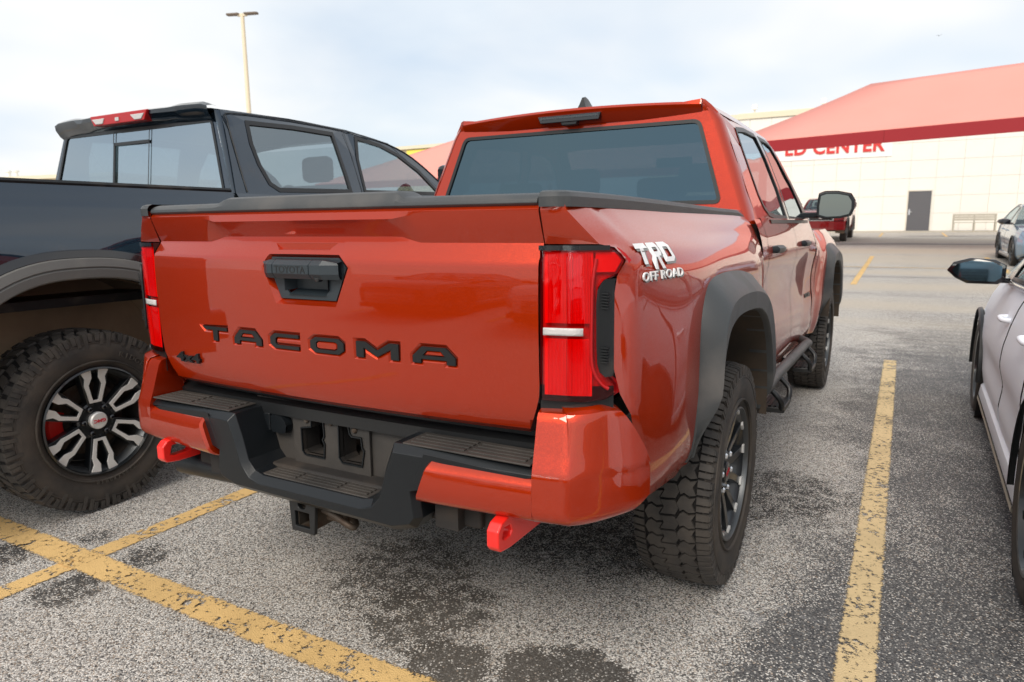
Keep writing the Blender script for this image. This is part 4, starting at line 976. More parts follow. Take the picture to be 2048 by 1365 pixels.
for s in (1, -1):
    mp = lambda a, b, d=0.: (s*(XG(b)+d), a, b)
    MB().fill(SIDE, [W1, W2], mp).build('cab_side_frame', 'orange', T)
    mpx = (lambda ss: lambda a, b, d=0.: (ss*(XG(b)+d), a, b))(s)
    win_frame(T, 'rear_door_window', W1, mpx, 'glass_side'); win_frame(T, 'front_door_window', W2, mpx, 'glass_side')
    MB().fill([(1.575, 1.284), (1.628, 1.284), (1.628, 1.45), (1.588, 1.60), (1.515, 1.712), (1.455, 1.714), (1.53, 1.60), (1.572, 1.45)], [], lambda a, b: mpx(a, b, .003)).build('door_pillar_trim', 'gloss_black', T)
    MB().fill([(2.33, 1.278), (2.50, 1.272), (2.38, 1.39), (2.20, 1.52), (2.16, 1.50), (2.30, 1.36)], [], lambda a, b: mpx(a, b, .003)).build('mirror_sail', 'plastic_clean', T)
    MB().grid([[mpx(y, 1.279, d) for y in (.98, 1.3, 1.63, 2.0, 2.36)] for d in (.004, .012)]+[[mpx(y, 1.262, .010) for y in (.98, 1.3, 1.63, 2.0, 2.36)]]).build('belt_moulding', 'trim', T, ang=30)
    # rear pillar corner: rear face edge -> side face edge, rounded
    zz = [1.26+.03*i for i in range(15)]+[1.70, 1.735, 1.755]
    def rear_e(z): return (interp([(1.26, .818), (1.30, .806), (1.70, .656), (1.755, .625)], z), interp([(1.26, .598), (1.70, .668), (1.755, .676)], z))
    rws = []
    for z in zz:
        (xa, ya), (xb_, yb) = rear_e(z), (XG(z), .70 if z > 1.5 else .69)
        cx, cyy = XG(z)-.004, ya+.010
        q = []
        for k in range(7):
            t = k/6; q.append((s*((1-t)**2*xa+2*t*(1-t)*cx+t*t*xb_), (1-t)**2*ya+2*t*(1-t)*cyy+t*t*(yb+.02), z))
        rws.append(q)
    MB().grid(rws).build('rear_pillar', 'orange', T, ang=50)
# rear face with window
def YR(z): return interp([(1.2, .59), (1.70, .672), (1.76, .68)], z)
RW = [(-.712, 1.352), (.712, 1.352), (.598, 1.702), (-.598, 1.702)]
RWr = roundc(RW)
MB().fill([(-.82, 1.25), (.82, 1.25), (.806, 1.30), (.656, 1.70), (.64, 1.74), (-.64, 1.74), (-.656, 1.70), (-.806, 1.30)], [RWr], lambda a, b: (a, YR(b), b)).build('cab_rear_panel', 'orange', T)
win_frame(T, 'rear_window', RWr, lambda a, b, d=0.: (a, YR(b)-d, b), 'glass_dark', fw=.010)
# roof and rear roof lip
rws = []
for y, zc, hw, zed in ((.640, 1.792, .590, 1.772), (.66, 1.797, .60, 1.776), (.75, 1.806, .625, 1.772), (1.0, 1.815, .642, 1.766), (1.3, 1.817, .644, 1.764), (1.6, 1.806, .640, 1.758), (1.82, 1.790, .630, 1.748), (1.96, 1.765, .615, 1.735)):
    row = []
    for i in range(25):
        t = -1+i/12; x = t*hw; row.append((x, y+(.03*t*t if y < .7 else (-.05*t*t if y > 1.9 else 0)), zed+(zc-zed)*(1-abs(t)**2.2)))
    rws.append([(-XG(1.74)-.002, max(.70, y+.02) if y < .7 else y, 1.735)]+row+[(XG(1.74)+.002, max(.70, y+.02) if y < .7 else y, 1.735)])
MB().grid(rws).build('roof', 'orange', T, ang=45)
lip = []
for i in range(33):
    t = -1+i/16; x = t*.605; k = sst(.90, .97, abs(t)); zt = 1.793-.018*t*t
    yb = .636+.03*t*t
    lip.append([(x, yb+.05, zt+.004+.010*k), (x, yb+.004, zt+.003+.012*k), (x, yb-.004, zt-.008), (x, yb+.002, zt-.026), (x, yb+.030, zt-.066), (x, yb+.052, zt-.074)])
MB().grid(lip).build('roof_rear_lip', 'orange', T, ang=30)
for s in (1, -1):
    MB().grid([[(s*.602, .668, 1.792), (s*.62, .672, 1.785), (s*.645, .69, 1.762), (s*.668, .70, 1.735)], [(s*.602, .668, 1.765), (s*.62, .672, 1.76), (s*.643, .688, 1.745), (s*.664, .698, 1.715)], [(s*.600, .690, 1.715), (s*.62, .69, 1.712), (s*.648, .694, 1.70), (s*.668, .702, 1.685)]]).build('roof_corner_cap', 'orange', T, ang=50)
for s in (1, -1): MB().tube([(s*.606, .672, 1.788), (s*.606, .664, 1.770), (s*.603, .692, 1.718)], .003, 6).build('roof_seam', 'trim', T, ang=60)
lampb = MB().prism([(-.160, 1.768), (.160, 1.768), (.150, 1.736), (-.146, 1.736)], 'y', .628, .67).build('high_brake_lamp', 'gloss_black', T, bev=.003)
MB().box(-.148, .148, .624, .63, 1.752, 1.763).build('lamp_strip', 'lens_clear', lampb); 
for i in range(24): MB().box(-.142+.012*i, -.134+.012*i, .6255, .630, 1.754, 1.761).build('diode', 'grey_alloy', lampb)
MB().prism([(-.045, 1.742), (.045, 1.742), (.035, 1.722), (-.035, 1.722)], 'y', .632, .67).build('cargo_camera', 'trim', lampb, bev=.003)
# shark fin
fin = []
for t, hgt in ((0, .062), (.12, .068), (.3, .060), (.6, .030), (1, .002)):
    y = .775+.20*t; wd = .026*(1-t*.55); fin.append([(-wd, y, 1.806), (-wd*.55, y+.012, 1.806+hgt*.5), (-.004, y+.02, 1.806+hgt), (.004, y+.02, 1.806+hgt), (wd*.55, y+.012, 1.806+hgt*.5), (wd, y, 1.806)])
mb = MB().grid(fin); mb.f.append(tuple(range(6))); mb.build('antenna_fin', 'plastic_clean', T, ang=50)
# windshield
MB().grid([[(x*lerp(.60, .745, t), lerp(1.95, 2.62, t)-.05*x*x+.06*t*(1-x*x), lerp(1.762, 1.27, t)) for x in [-1+.2*i for i in range(11)]] for t in (0, .25, .5, .75, 1)]).build('windshield', 'glass_front', T, ang=60)
for s in (1, -1): MB().grid([[(s*lerp(.60, .745, t), lerp(1.90, 2.57, t), lerp(1.762, 1.27, t)), (s*(XG(lerp(1.745, 1.262, t))+.001), lerp(1.92, 2.52, t), lerp(1.745, 1.262, t))] for t in (0, .25, .5, .75, 1)]).build('windshield_pillar', 'orange', T)
# mirrors
for s in (1, -1):
    c = Vector((s*1.025, 2.30, 1.365)); mb = MB(); rws = []
    for y, sc_ in ((-.055, .98), (-.05, 1.02), (.0, 1.0), (.05, .80), (.085, .45)):
        rws.append([(c.x+s*a*.100*sc_, c.y+y+.018*a, c.z+b*.078*sc_) for a, b in ((-1, -.85), (-.55, -1.02), (.3, -.98), (.85, -.80), (1.0, -.30), (.98, .35), (.75, .82), (.1, 1.0), (-.6, 1.02), (-.95, .85), (-1.02, 0))])
    mb.grid(rws, closed=True); mb.f.append(tuple(range(len(mb.v)-11, len(mb.v)))); mb.f.append(tuple(range(11))); mir = mb.build('door_mirror', 'plastic_clean', T, bev=.006)
    mb = MB(); rws = [[(c.x+s*a*.103*sc_, c.y+y+.018*a, c.z+b*.080*sc_+.002) for a, b in ((1.0, -.30), (.99, .35), (.76, .84), (.1, 1.03), (-.6, 1.05), (-.97, .87))] for y, sc_ in ((-.022, 1.02), (.0, 1.02), (.05, .83), (.088, .47))]
    mb.grid(rws).build('mirror_cover', 'orange', mir, ang=60)
    g_ = [(c.x+s*a*.086, c.y-.0575+.018*a, c.z+b*.066) for a, b in ((-1, -.85), (-.55, -1.02), (.3, -.98), (.85, -.80), (1.0, -.30), (.98, .35), (.75, .82), (.1, 1.0), (-.6, 1.02), (-.95, .85), (-1.02, 0))]
    MB().add(g_, [tuple(range(11))]).build('mirror_glass', 'mirror', mir)
    MB().prism([(s*.80, 2.29), (s*.95, 2.27), (s*.95, 2.33), (s*.80, 2.37)], 'z', 1.292, 1.325).build('mirror_arm', 'plastic_clean', mir, bev=.006)
# interior seen through the glass
for x in (-.36, .36):
    MB().box(x-.24, x+.24, 1.55, 1.68, .95, 1.42).build('front_seat', 'interior', T, bev=.04)
    MB().box(x-.12, x+.12, 1.58, 1.66, 1.44, 1.60).build('headrest', 'interior', T, bev=.04)
MB().box(-.62, .62, .80, .93, .95, 1.37).build('rear_seat', 'interior', T, bev=.04)
for x in (-.38, .38): MB().box(x-.12, x+.12, .82, .90, 1.38, 1.48).build('headrest', 'interior', T, bev=.03)
MB().box(-.74, .74, 2.1, 2.6, 1.05, 1.27).build('dashboard', 'interior', T, bev=.03)
MB().box(-.78, .78, .72, 2.4, .60, .64).build('cab_floor', 'interior', T)
MB().grid([[(x*.58, y, 1.745) for x in (-1, 0, 1)] for y in (.72, 1.3, 1.9)]).build('headliner', 'interior', T)
MB().box(-.03, .20, 2.05, 2.06, 1.62, 1.68).build('interior_mirror', 'trim', T)
wh = truck_wheel(T); place_wheels(wh, T, .821, (0, 3.37), .3935, (20, 5, 40, 10))

# ------------------------------------------------------------------ full-size pickup (dark one beside, red one far off)
BP = [(.50, .97), (.60, 1.0), (.80, 1.012), (1.05, 1.020), (1.16, 1.020), (1.22, 1.012), (1.30, .994), (1.365, .976), (1.375, .968), (1.42, .950), (1.455, .930)]
DP2 = [(.50, .93), (.56, .97), (.70, 1.0), (.95, 1.012), (1.15, 1.014), (1.25, 1.010), (1.34, .992), (1.40, .965), (1.45, .928)]
GI = [(-.60, .42), (-.585, .60), (-.545, .76), (-.475, .88), (-.385, .955), (-.28, 1.012), (-.17, 1.043), (-.05, 1.052), (.10, 1.047), (.24, 1.018), (.36, .955), (.46, .86), (.535, .74), (.58, .60), (.60, .42)]
def grow(loop, d): 
    c = (0, .42); out = []
    for y, z in loop:
        v = Vector((y-c[0], z-c[1])); v = v.normalized()*(v.length+d); out.append((v.x, c[1]+v.y))
    return out
def big_pickup(par, pm, detail=True):
    def XP(y, z): return interp(BP, z)+.012*sst(.80, .62, math.hypot(y/1.05, (z-.42)/1.0))
    ARC = grow(GI, .05)+[(.6, .2), (-.6, .2)]
    for s in (1, -1):
        ZB = [.50+.03*i for i in range(28)]+[1.33, 1.35, 1.365, 1.375, 1.40, 1.43, 1.455]
        YB = [-1.15+.045*i for i in range(46)]
        b_ = MB().grid([[(s*XP(y, z), y, z) for y in YB] for z in ZB]+[[(s*.92, y, 1.462) for y in YB], [(s*.89, y, 1.462) for y in YB]], skip=lambda i, j: i < len(ZB)-1 and in_poly(((YB[j]+YB[j+1])/2, (ZB[i]+ZB[min(i+1, len(ZB)-1)])/2), ARC)).build('bedside', pm, par, ang=24)
        MB().grid([[(s*x, y, z) for y in (-1.14, .87)] for x, z in ((.930, 1.452), (.934, 1.464), (.925, 1.475), (.87, 1.476), (.87, 1.42))]).build('bed_rail_cap', 'plastic', par, ang=40)
        for dy in (0, 3.75):
            g0, g1, g2 = refine(GI), refine(grow(GI, .088)), refine(grow(GI, .128))
            n_ = len(g0)
            MB().grid([[(s*(XP(y, z)-.004), y+dy, z) for y, z in g2], [(s*1.026, y+dy, z) for y, z in refine(grow(GI, .122))], [(s*1.034, y+dy, z) for y, z in refine(grow(GI, .092))]]).build('arch_moulding', 'gloss_black', par, ang=30)
            MB().grid([[(s*x, y+dy, z) for y, z in refine(grow(GI, d))] for d, x in ((.090, 1.036), (.086, 1.048), (.052, 1.056), (.046, 1.050), (.040, 1.056), (.006, 1.054), (0, 1.048), (0, .95))]).build('fender_flare', 'flare_grey', par, ang=28)
            lin = []
            for x, k in ((1.02, 0.), (.93, -.03), (.80, -.01), (.62, .0), (.60, .0)): lin.append([(s*x, y*(1.02), z+k*.6+.012*math.sin(7*y+x*9)) for y, z in refine(grow(GI, .0+(.05 if .7 < x < .95 else 0)))])
            lin.append([(s*.58, y*.9, z*.92) for y, z in refine(GI)]); lin.append([(s*.56, y*.15, .7) for y, z in refine(GI)])
            MB().grid([[p_ if True else p_ for p_ in [(q[0], q[1]+dy, q[2]) for q in row]] for row in lin]).build('wheel_arch_liner', 'liner', par, ang=40)
        # doors
        ZD = [.50+.035*i for i in range(25)]+[1.40, 1.45]
        for nm, ya, yb in (('rear_door', .905, 1.965), ('front_door', 1.975, 3.02)):
            YD = [lerp(ya, yb, i/14) for i in range(15)]
            rws = [[(s*interp(DP2, z), max(y, .62 if z < .7 else .905), z) for y in YD] for z in ZD]; rws.append([(p_[0]-s*.03, p_[1], 1.452) for p_ in rws[-1]])
            d_ = MB().grid(rws).build(nm, pm, par, ang=34)
            MB().box(min(s*1.0, s*1.04), max(s*1.0, s*1.04), ya+.08, ya+.27, 1.20, 1.235).build('door_handle', 'gloss_black', d_, bev=.008)
        YF = [3.03+.05*i for i in range(31)]; ZF = [.55+.03*i for i in range(28)]
        A2 = [(y+3.75, z) for y, z in ARC]
        MB().grid([[(s*(interp(DP2, min(z, 1.33))-.10*sst(4.2, 4.6, y)-.10*sst(1.26, 1.38, z)), y, z) for y in YF] for z in ZF], skip=lambda i, j: in_poly(((YF[j]+YF[j+1])/2, (ZF[i]+ZF[i+1])/2), A2)).build('front_fender', pm, par, ang=34)
        XG2 = lambda z: interp([(1.42, .935), (1.50, .902), (1.70, .835), (1.86, .778), (1.90, .757), (1.935, .725)], z)
        mp = (lambda ss: lambda a, b, d=0.: (ss*(XG2(b)+d), a, b))(s)
        SD = [(.905, 1.44), (3.08, 1.44), (3.02, 1.53), (2.80, 1.70), (2.60, 1.80), (2.40, 1.865), (2.0, 1.918), (1.5, 1.932), (.985, 1.918), (.965, 1.80), (.935, 1.60)]
        V1 = [(1.130, 1.868), (1.112, 1.74), (1.125, 1.62), (1.165, 1.51), (1.225, 1.474), (1.85, 1.488), (1.85, 1.60), (1.84, 1.878), (1.5, 1.882)]
        V2 = [(2.055, 1.876), (2.0, 1.72), (1.98, 1.49), (2.88, 1.51), (2.84, 1.55), (2.68, 1.685), (2.48, 1.79), (2.30, 1.845)]
        MB().fill(SD, [V1, V2], mp).build('cab_side_frame', pm, par)
        win_frame(par, 'rear_door_window', V1, mp, 'glass_side', fw=.02); win_frame(par, 'front_door_window', V2, mp, 'glass_side', fw=.02)
        for yy in (.985, 1.952): MB().grid([[mp(yy+.02*(1.9-z)*0+k, z, .0015) for k in (0, .005)] for z in (1.46, 1.6, 1.75, 1.89)]).build('door_shut_line', 'trim', par)
        MB().tube([mp(y, z, .004) for y, z in refine([(.985, 1.46), (.99, 1.70), (1.0, 1.86), (1.05, 1.905), (1.5, 1.918), (2.0, 1.905), (2.4, 1.855), (2.65, 1.775), (2.9, 1.62), (3.02, 1.52)], 3)], .0035, 5).build('roof_gutter', 'trim', par, ang=60)
        # rear pillar corner
        rws = []
        for z in [1.44+.04*i for i in range(12)]+[1.915]:
            xa = interp([(1.42, .905), (1.90, .735)], z); ya = interp([(1.42, .895), (1.9, .955)], z); q = []
            for k in range(6):
                t = k/5; q.append((s*((1-t)**2*xa+2*t*(1-t)*(XG2(z)-.004)+t*t*XG2(z)), (1-t)**2*ya+2*t*(1-t)*(ya+.012)+t*t*(ya+.085), z))
            rws.append(q)
        MB().grid(rws).build('rear_pillar', pm, par, ang=50)
        # door mirror
        MB().box(min(s*1.0, s*1.26), max(s*1.0, s*1.26), 2.68, 2.78, 1.50, 1.72).build('door_mirror', 'gloss_black', par, bev=.04)
        MB().grid([[(s*x, 4.60-.14*(x/.9)**2, z) for x in (.62, .75, .90)] for z in (1.10, 1.18, 1.26)]).build('head_lamp', 'lens_white', par, ang=40, solid=.01)
        MB().box(min(s*.80, s*1.0), max(s*.80, s*1.0), -1.17, -1.13, .95, 1.35).build('tail_lamp', 'lens_dark', par, bev=.01)
    # rear wall of the cab with sliding window
    YR2 = lambda z: interp([(1.4, .893), (1.9, .955)], z)
    G2 = roundc([(-.838, 1.462), (.838, 1.462), (.716, 1.862), (-.716, 1.862)], .03)
    mp = lambda a, b, d=0.: (a, YR2(b)-d, b)
    MB().fill([(-.91, 1.40), (.91, 1.40), (.735, 1.90), (-.735, 1.90)], [G2], mp).build('cab_rear_panel', pm, par)
    rw = win_frame(par, 'rear_window', G2, mp, 'glass_sky', fw=.012)
    for a, b, c_, d_ in ((-.19, -.172, 1.470, 1.788), (-.19, .162, 1.770, 1.788)): MB().add([mp(a, c_, .004), mp(b, c_, .004), mp(b, d_, .004), mp(a, d_, .004)], [(0, 1, 2, 3)]).build('slider_frame', 'trim', rw, solid=.006)
    for a, b, c_, d_ in ((-.196, -.191, 1.788, 1.860), (.160, .164, 1.470, 1.86)): MB().add([mp(a, c_, .004), mp(b, c_, .004), mp(b, d_, .004), mp(a, d_, .004)], [(0, 1, 2, 3)]).build('pane_joint', 'grey_alloy', rw, solid=.003)
    # roof, spoiler, third brake lamp
    rws = []
    for y, zc, hw in ((.93, 1.948, .735), (1.2, 1.965, .735), (1.6, 1.968, .735), (2.0, 1.955, .735), (2.3, 1.925, .735), (2.42, 1.90, .735)):
        zs_ = interp([(.9, 1.918), (1.5, 1.932), (2.0, 1.918), (2.42, 1.86)], y); rws.append([(t*hw, y, zs_+(zc-zs_)*(1-abs(t)**2.5)) for t in [-1+i/10 for i in range(21)]])
    MB().grid(rws).build('roof', pm, par, ang=45)
    sp_ = []
    for i in range(33):
        t = -1+i/16; x = t*.748; k = sst(.55, .72, abs(t)); e = sst(.93, 1.0, abs(t)); zt = 1.950-.012*t*t-.012*e
        yb = .878+.02*t*t; sp_.append([(x, .97, zt+.004), (x, yb+.02, zt+.004+.010*k), (x, yb, zt-.006+.006*k), (x, yb+.003, zt-.028), (x, yb+.028, zt-.055-.012*k), (x, .96, zt-.092)])
    MB().grid(sp_).build('roof_spoiler', pm, par, ang=28)
    br = MB().prism([(-.30, 1.945), (.27, 1.945), (.235, 1.885), (-.265, 1.885)], 'y', .866, .93).build('high_brake_lamp', 'lens_dark', par, bev=.006)
    MB().prism([(-.275, 1.925), (-.145, 1.925), (-.165, 1.893), (-.235, 1.893)], 'y', .861, .87).build('cargo_light', 'lens_white', br, bev=.004)
    MB().prism([(.11, 1.925), (.245, 1.925), (.215, 1.893), (.15, 1.893)], 'y', .861, .87).build('cargo_light', 'lens_white', br, bev=.004)
    MB().box(-.035, .0, .861, .87, 1.90, 1.92).build('cargo_camera', 'lens_white', br)
    # windshield, hood, nose
    MB().grid([[(x*lerp(.70, .86, t), lerp(2.40, 3.12, t)+.10*t*(1-x*x)+.04*(1-x*x), lerp(1.875, 1.44, t)) for x in [-1+.2*i for i in range(11)]] for t in (0, .25, .5, .75, 1)]).build('windshield', 'glass_front', par, ang=60)
    for s in (1, -1): MB().grid([[(s*lerp(.70, .86, t), lerp(2.40, 3.12, t), lerp(1.875, 1.44, t)), (s*(interp([(1.42, .935), (1.50, .902), (1.70, .835), (1.86, .778)], lerp(1.865, 1.44, t))+.001), lerp(2.40, 3.08, t)-.01, lerp(1.865, 1.44, t))] for t in (0, .2, .4, .6, .8, 1)]).build('windshield_pillar', pm, par)
    MB().grid([[(x*.90*interp([(3, 1.02), (4.3, 1), (4.6, .93)], y), y-.10*x*x*(y > 4.3), interp([(3.0, 1.43), (3.2, 1.42), (4.2, 1.36), (4.5, 1.30), (4.6, 1.24)], y)+.03*(1-x*x)) for x in [-1+.1*i for i in range(21)]] for y in (3.0, 3.2, 3.5, 3.8, 4.1, 4.3, 4.5, 4.6)]).build('hood', pm, par, ang=40)
    MB().grid([[(x*.9, 4.60-.14*x*x, z) for x in [-1+.1*i for i in range(21)]] for z in (.95, 1.1, 1.25)]).build('front_panel', pm, par, ang=40)
    MB().box(-.52, .52, 4.56, 4.62, .92, 1.24).build('grille', 'chrome' if not detail else 'gloss_black', par, bev=.03)
    MB().box(-.46, .46, 4.60, 4.635, .97, 1.19).build('grille_mesh', 'gloss_black', par, bev=.02)
    MB().lathe([(0, 0), (.012, .0), (.012, .06), (0, .075)], 24, 'y', (0, 4.635, 1.09)).build('grille_emblem', 'chrome', par, ang=30)
    MB().grid([[(x*.98, 4.70-.20*x*x, z) for x in [-1+.1*i for i in range(21)]] for z in (.55, .60, .82, .92)]+[[(x*.98, 4.58-.20*x*x, .93) for x in [-1+.1*i for i in range(21)]]]).build('front_bumper', 'charcoal_paint' if detail else pm, par, ang=40)
    MB().box(-.80, .80, -1.17, -1.12, .88, 1.44).build('tailgate', pm, par, bev=.015)
    MB().box(-.98, .98, -1.30, -1.10, .60, .80).build('rear_bumper', 'chrome' if not detail else 'charcoal_paint', par, bev=.03)
    MB().box(-.86, .86, -1.10, .85, .92, .96).build('bed_floor', 'plastic', par)
    MB().box(-.90, .90, .84, .87, .80, 1.42).build('bed_front_wall', pm, par)
    MB().box(-.45, .45, -1.1, 4.5, .50, .62).build('chassis', 'under', par)
    MB().tube([(-.85, 0, .41), (.85, 0, .41)], .06, 12).build('rear_axle', 'under', par, ang=60)
    MB().box(-.90, .90, .95, 3.0, .62, .68).build('cab_floor', 'interior', par)
    for x in (-.42, .42):
        MB().box(x-.27, x+.27, 1.98, 2.12, .95, 1.56).build('front_seat', 'interior', par, bev=.05)
        MB().box(x-.13, x+.13, 2.0, 2.09, 1.58, 1.76).build('headrest', 'interior', par, bev=.04)
        MB().box(x-.32, x+.32, 1.05, 1.18, .95, 1.50).build('rear_seat', 'interior', par, bev=.05)
    MB().box(-.85, .85, 2.6, 3.05, 1.15, 1.44).build('dashboard', 'interior', par, bev=.04)
    MB().lathe([(0, .17), (.012, .182), (0, .194), (-.012, .182)], 32, 'y', (-.42, 2.55, 1.42)).build('steering_wheel', 'trim', par, ang=60)
    MB().grid([[(x*.68, y, 1.895) for x in (-1, 0, 1)] for y in (1.0, 1.6, 2.3)]).build('headliner', 'headliner', par)
G = empty('pickup_truck', (-2.73, -.68, 0), label='dark blue grey crew cab pickup with chunky tyres, left of the orange truck', cat='pickup truck')
big_pickup(G, 'gunmetal')
wg = gm_wheel(G); place_wheels(wg, G, .885, (0, 3.75), .407, (0, 35, 20, 70))
RT = empty('pickup_truck', (-1.60, 32.6, gz(30)), math.pi, label='small distant red pickup facing the camera, half hidden behind the orange truck mirror', cat='pickup truck')
RT.rotation_euler = (R(-1.1), 0, math.pi)
RT.scale = (.93, .93, .93)
big_pickup(RT, 'red', detail=False)
wr = car_wheel(RT, .40, .265, .25, 'grey_alloy'); place_wheels(wr, RT, .88, (0, 3.75), .40)

# ------------------------------------------------------------------ sedan
def sedan(par, pm, spoke='black_alloy', lamps=True):
    ZT = [(-1.02, .90), (-.85, .97), (-.4, .985), (.3, .955), (1.2, .935), (2.1, .925), (2.6, .885), (3.2, .80), (3.5, .72), (3.66, .62)]
    PL = [(-1.02, .76), (-.9, .84), (-.5, .895), (0, .905), (1.0, .91), (2.2, .91), (2.8, .905), (3.2, .875), (3.5, .79), (3.66, .64)]
    PZ = [(0, .925), (.10, .968), (.22, .985), (.40, .995), (.52, 1.0), (.64, .992), (.78, .968), (.90, .938), (1.0, .898)]
    YS2 = [-1.02, -1.0, -.95]+[-.90+.035*i for i in range(126)]+[3.53, 3.57, 3.61, 3.64, 3.66]
    NV = 26
    def pt(y, v, s):
        zt = interp(ZT, y); zb = .20+.10*sst(3.1, 3.6, y)+.08*sst(-.6, -1., y); z = lerp(zb, zt, v)
        x = interp(PL, y)*interp(PZ, v)
        x -= .018*math.exp(-((v-.38)/.10)**2)*sst(.2, .9, y)*sst(2.6, 1.9, y)
        return Vector((s*x, y, z))
    AR = [(0, .325), (2.72, .325)]; RA = .365
    for s in (1, -1):
        grid = [[pt(y, i/NV, s) for y in YS2] for i in range(NV+1)]; dead = set()
        for i in range(NV+1):
            for j in range(len(YS2)):
                p = grid[i][j]
                for cy, cz in AR:
                    d = math.hypot(p.y-cy, p.z-cz)
                    if d < RA:
                        if d < RA-.034: dead.add((i, j))
                        else: k = RA/d; p.y = cy+(p.y-cy)*k; p.z = cz+(p.z-cz)*k
        def part(nm, ya, yb):
            js = [j for j in range(len(YS2)) if ya-.02 <= YS2[j] <= yb+.016]
            rws = [[tuple(grid[i][j]) for j in js] for i in range(NV+1)]
            return MB().grid(rws, skip=lambda i, j: any((a, js[b]) in dead for a in (i, i+1) for b in (j, j+1))).build(nm, pm, par, ang=40)
        part('rear_fender', -1.02, .40); rd = part('rear_door', .42, 1.24); fd = part('front_door', 1.27, 2.24); part('front_fender', 2.27, 3.70)
        for y in (.41, 1.255, 2.255):
            MB().grid([[tuple(pt(y+k, i/NV, s)+Vector((s*-.004, 0, 0))) for k in (-.012, .012)] for i in range(2, NV+1)]).build('door_shut_line', 'trim', par)
        for d_, y in ((rd, .58), (fd, 1.42)):
            p = pt(y, .80, s); MB().tube(refine([(p.x-s*.004, y-.09, p.z-.0), (p.x+s*.028, y-.065, p.z), (p.x+s*.034, y, p.z+.002), (p.x+s*.028, y+.065, p.z), (p.x-s*.004, y+.09, p.z)], 3), .0125, 10).build('door_handle', pm, d_, ang=60)
        for cy, cz in AR:
            MB().lathe([(s*.925, RA+.003), (s*.918, RA+.014), (s*.90, RA+.016)], 30, 'x', (0, cy, cz), R(-8), R(188)).build('arch_lip', 'trim', par, ang=50)
            MB().lathe([(s*.90, RA), (s*.60, RA), (s*.58, .05)], 30, 'x', (0, cy, cz)).build('wheel_arch_liner', 'under', par, ang=50)
        MB().grid([[(s*x, y, z) for y in (.37, 1.3, 2.36)] for x, z in ((.86, .29), (.893, .26), (.900, .20), (.885, .165), (.80, .16))]).build('side_skirt', pm, par, ang=40)
        MB().grid([[(s*x, y, z) for y in (.36, 1.3, 2.37)] for x, z in ((.903, .192), (.905, .172), (.89, .158))]).build('skirt_trim', 'concrete' if spoke == 'black_alloy' else 'trim', par, ang=40)
        XS = lambda z: interp([(.90, .845), (.96, .82), (1.2, .715), (1.36, .615), (1.40, .57)], z)
        mp = (lambda ss: lambda a, b, d=0.: (ss*(XS(b)+d), a, b))(s)
        SD = [(-.45, .965), (.4, .945), (1.2, .925), (2.30, .905), (2.10, 1.02), (1.75, 1.19), (1.45, 1.315), (1.15, 1.375), (.7, 1.392), (.35, 1.36), (.0, 1.25), (-.30, 1.10)]
        V1 = [(-.10, 1.00), (.25, .985), (1.08, .962), (1.06, 1.33), (.72, 1.352), (.38, 1.32), (.08, 1.20)]
        V2 = [(1.17, .96), (1.95, .945), (1.92, 1.02), (1.62, 1.185), (1.36, 1.295), (1.14, 1.335)]
        MB().fill(SD, [V1, V2], mp).build('cab_side_frame', pm, par)
        win_frame(par, 'rear_door_window', V1, mp, 'glass_mid', fw=.014); win_frame(par, 'front_door_window', V2, mp, 'glass_mid', fw=.014)
        MB().fill([(1.95, .945), (2.22, .925), (2.08, 1.01), (1.78, 1.165), (1.62, 1.185), (1.92, 1.02)], [], lambda a, b: mp(a, b, .003)).build('mirror_sail', 'gloss_black', par)
        MB().fill([(1.085, .962), (1.165, .960), (1.135, 1.335), (1.065, 1.332)], [], lambda a, b: mp(a, b, .003)).build('door_pillar_trim', 'gloss_black', par)
        MB().tube([mp(y, z, .006) for y, z in [(-.12, .992), (.4, .968), (1.2, .945), (2.18, .925)]], .007, 6).build('belt_moulding', 'gloss_black', par, ang=60)
        # mirror
        c = Vector((s*1.0, 1.87, .995)); O_ = [(-1, -.55), (-.75, -.95), (.35, -.95), (.8, -.55), (1.12, .0), (.9, .62), (.3, .95), (-.6, .85), (-1, .45)]
        mb = MB().grid([[(c.x+s*a*.125*k, c.y+y+.015*a, c.z+b*.072*k) for a, b in O_] for y, k in ((-.06, .97), (-.055, 1.02), (0, 1.), (.05, .8), (.08, .5))], closed=True)
        mb.f += [tuple(range(9)), tuple(range(len(mb.v)-9, len(mb.v)))]; mir = mb.build('door_mirror', 'gloss_black', par, ang=50)
        MB().add([(c.x+s*a*.108, c.y-.0625+.015*a, c.z+b*.058) for a, b in O_], [tuple(range(9))]).build('mirror_glass', 'mirror_blue', mir)
        MB().prism([(s*.84, 1.91), (s*.95, 1.89), (s*.95, 1.94), (s*.84, 1.98)], 'z', .925, .955).build('mirror_arm', 'gloss_black', mir, bev=.006)
        MB().grid([[(s*(interp(PL, y)-.10+.10*t-.004), y+.012, lerp(.62, .70, t)-.10*(y-3.5)) for t in (0, .5, 1)] for y in (3.46, 3.54, 3.62)]).build('head_lamp', 'lens_white', par, ang=50)
        MB().box(min(s*.50, s*.80), max(s*.50, s*.80), -1.03, -.96, .76, .84).build('tail_lamp', 'lens_dark', par, bev=.01)
    def deck(ya, yb, name, n=14):
        yy = [lerp(ya, yb, i/n) for i in range(n+1)]
        MB().grid([[(t*interp(PL, y)*.898, y, interp(ZT, y)+.035*(1-t*t)*(1 if y > 0 else .5)) for t in [-1+i/8 for i in range(17)]] for y in yy]).build(name, pm, par, ang=50)
    deck(2.05, 3.66, 'hood'); deck(-1.02, -.30, 'boot_lid')
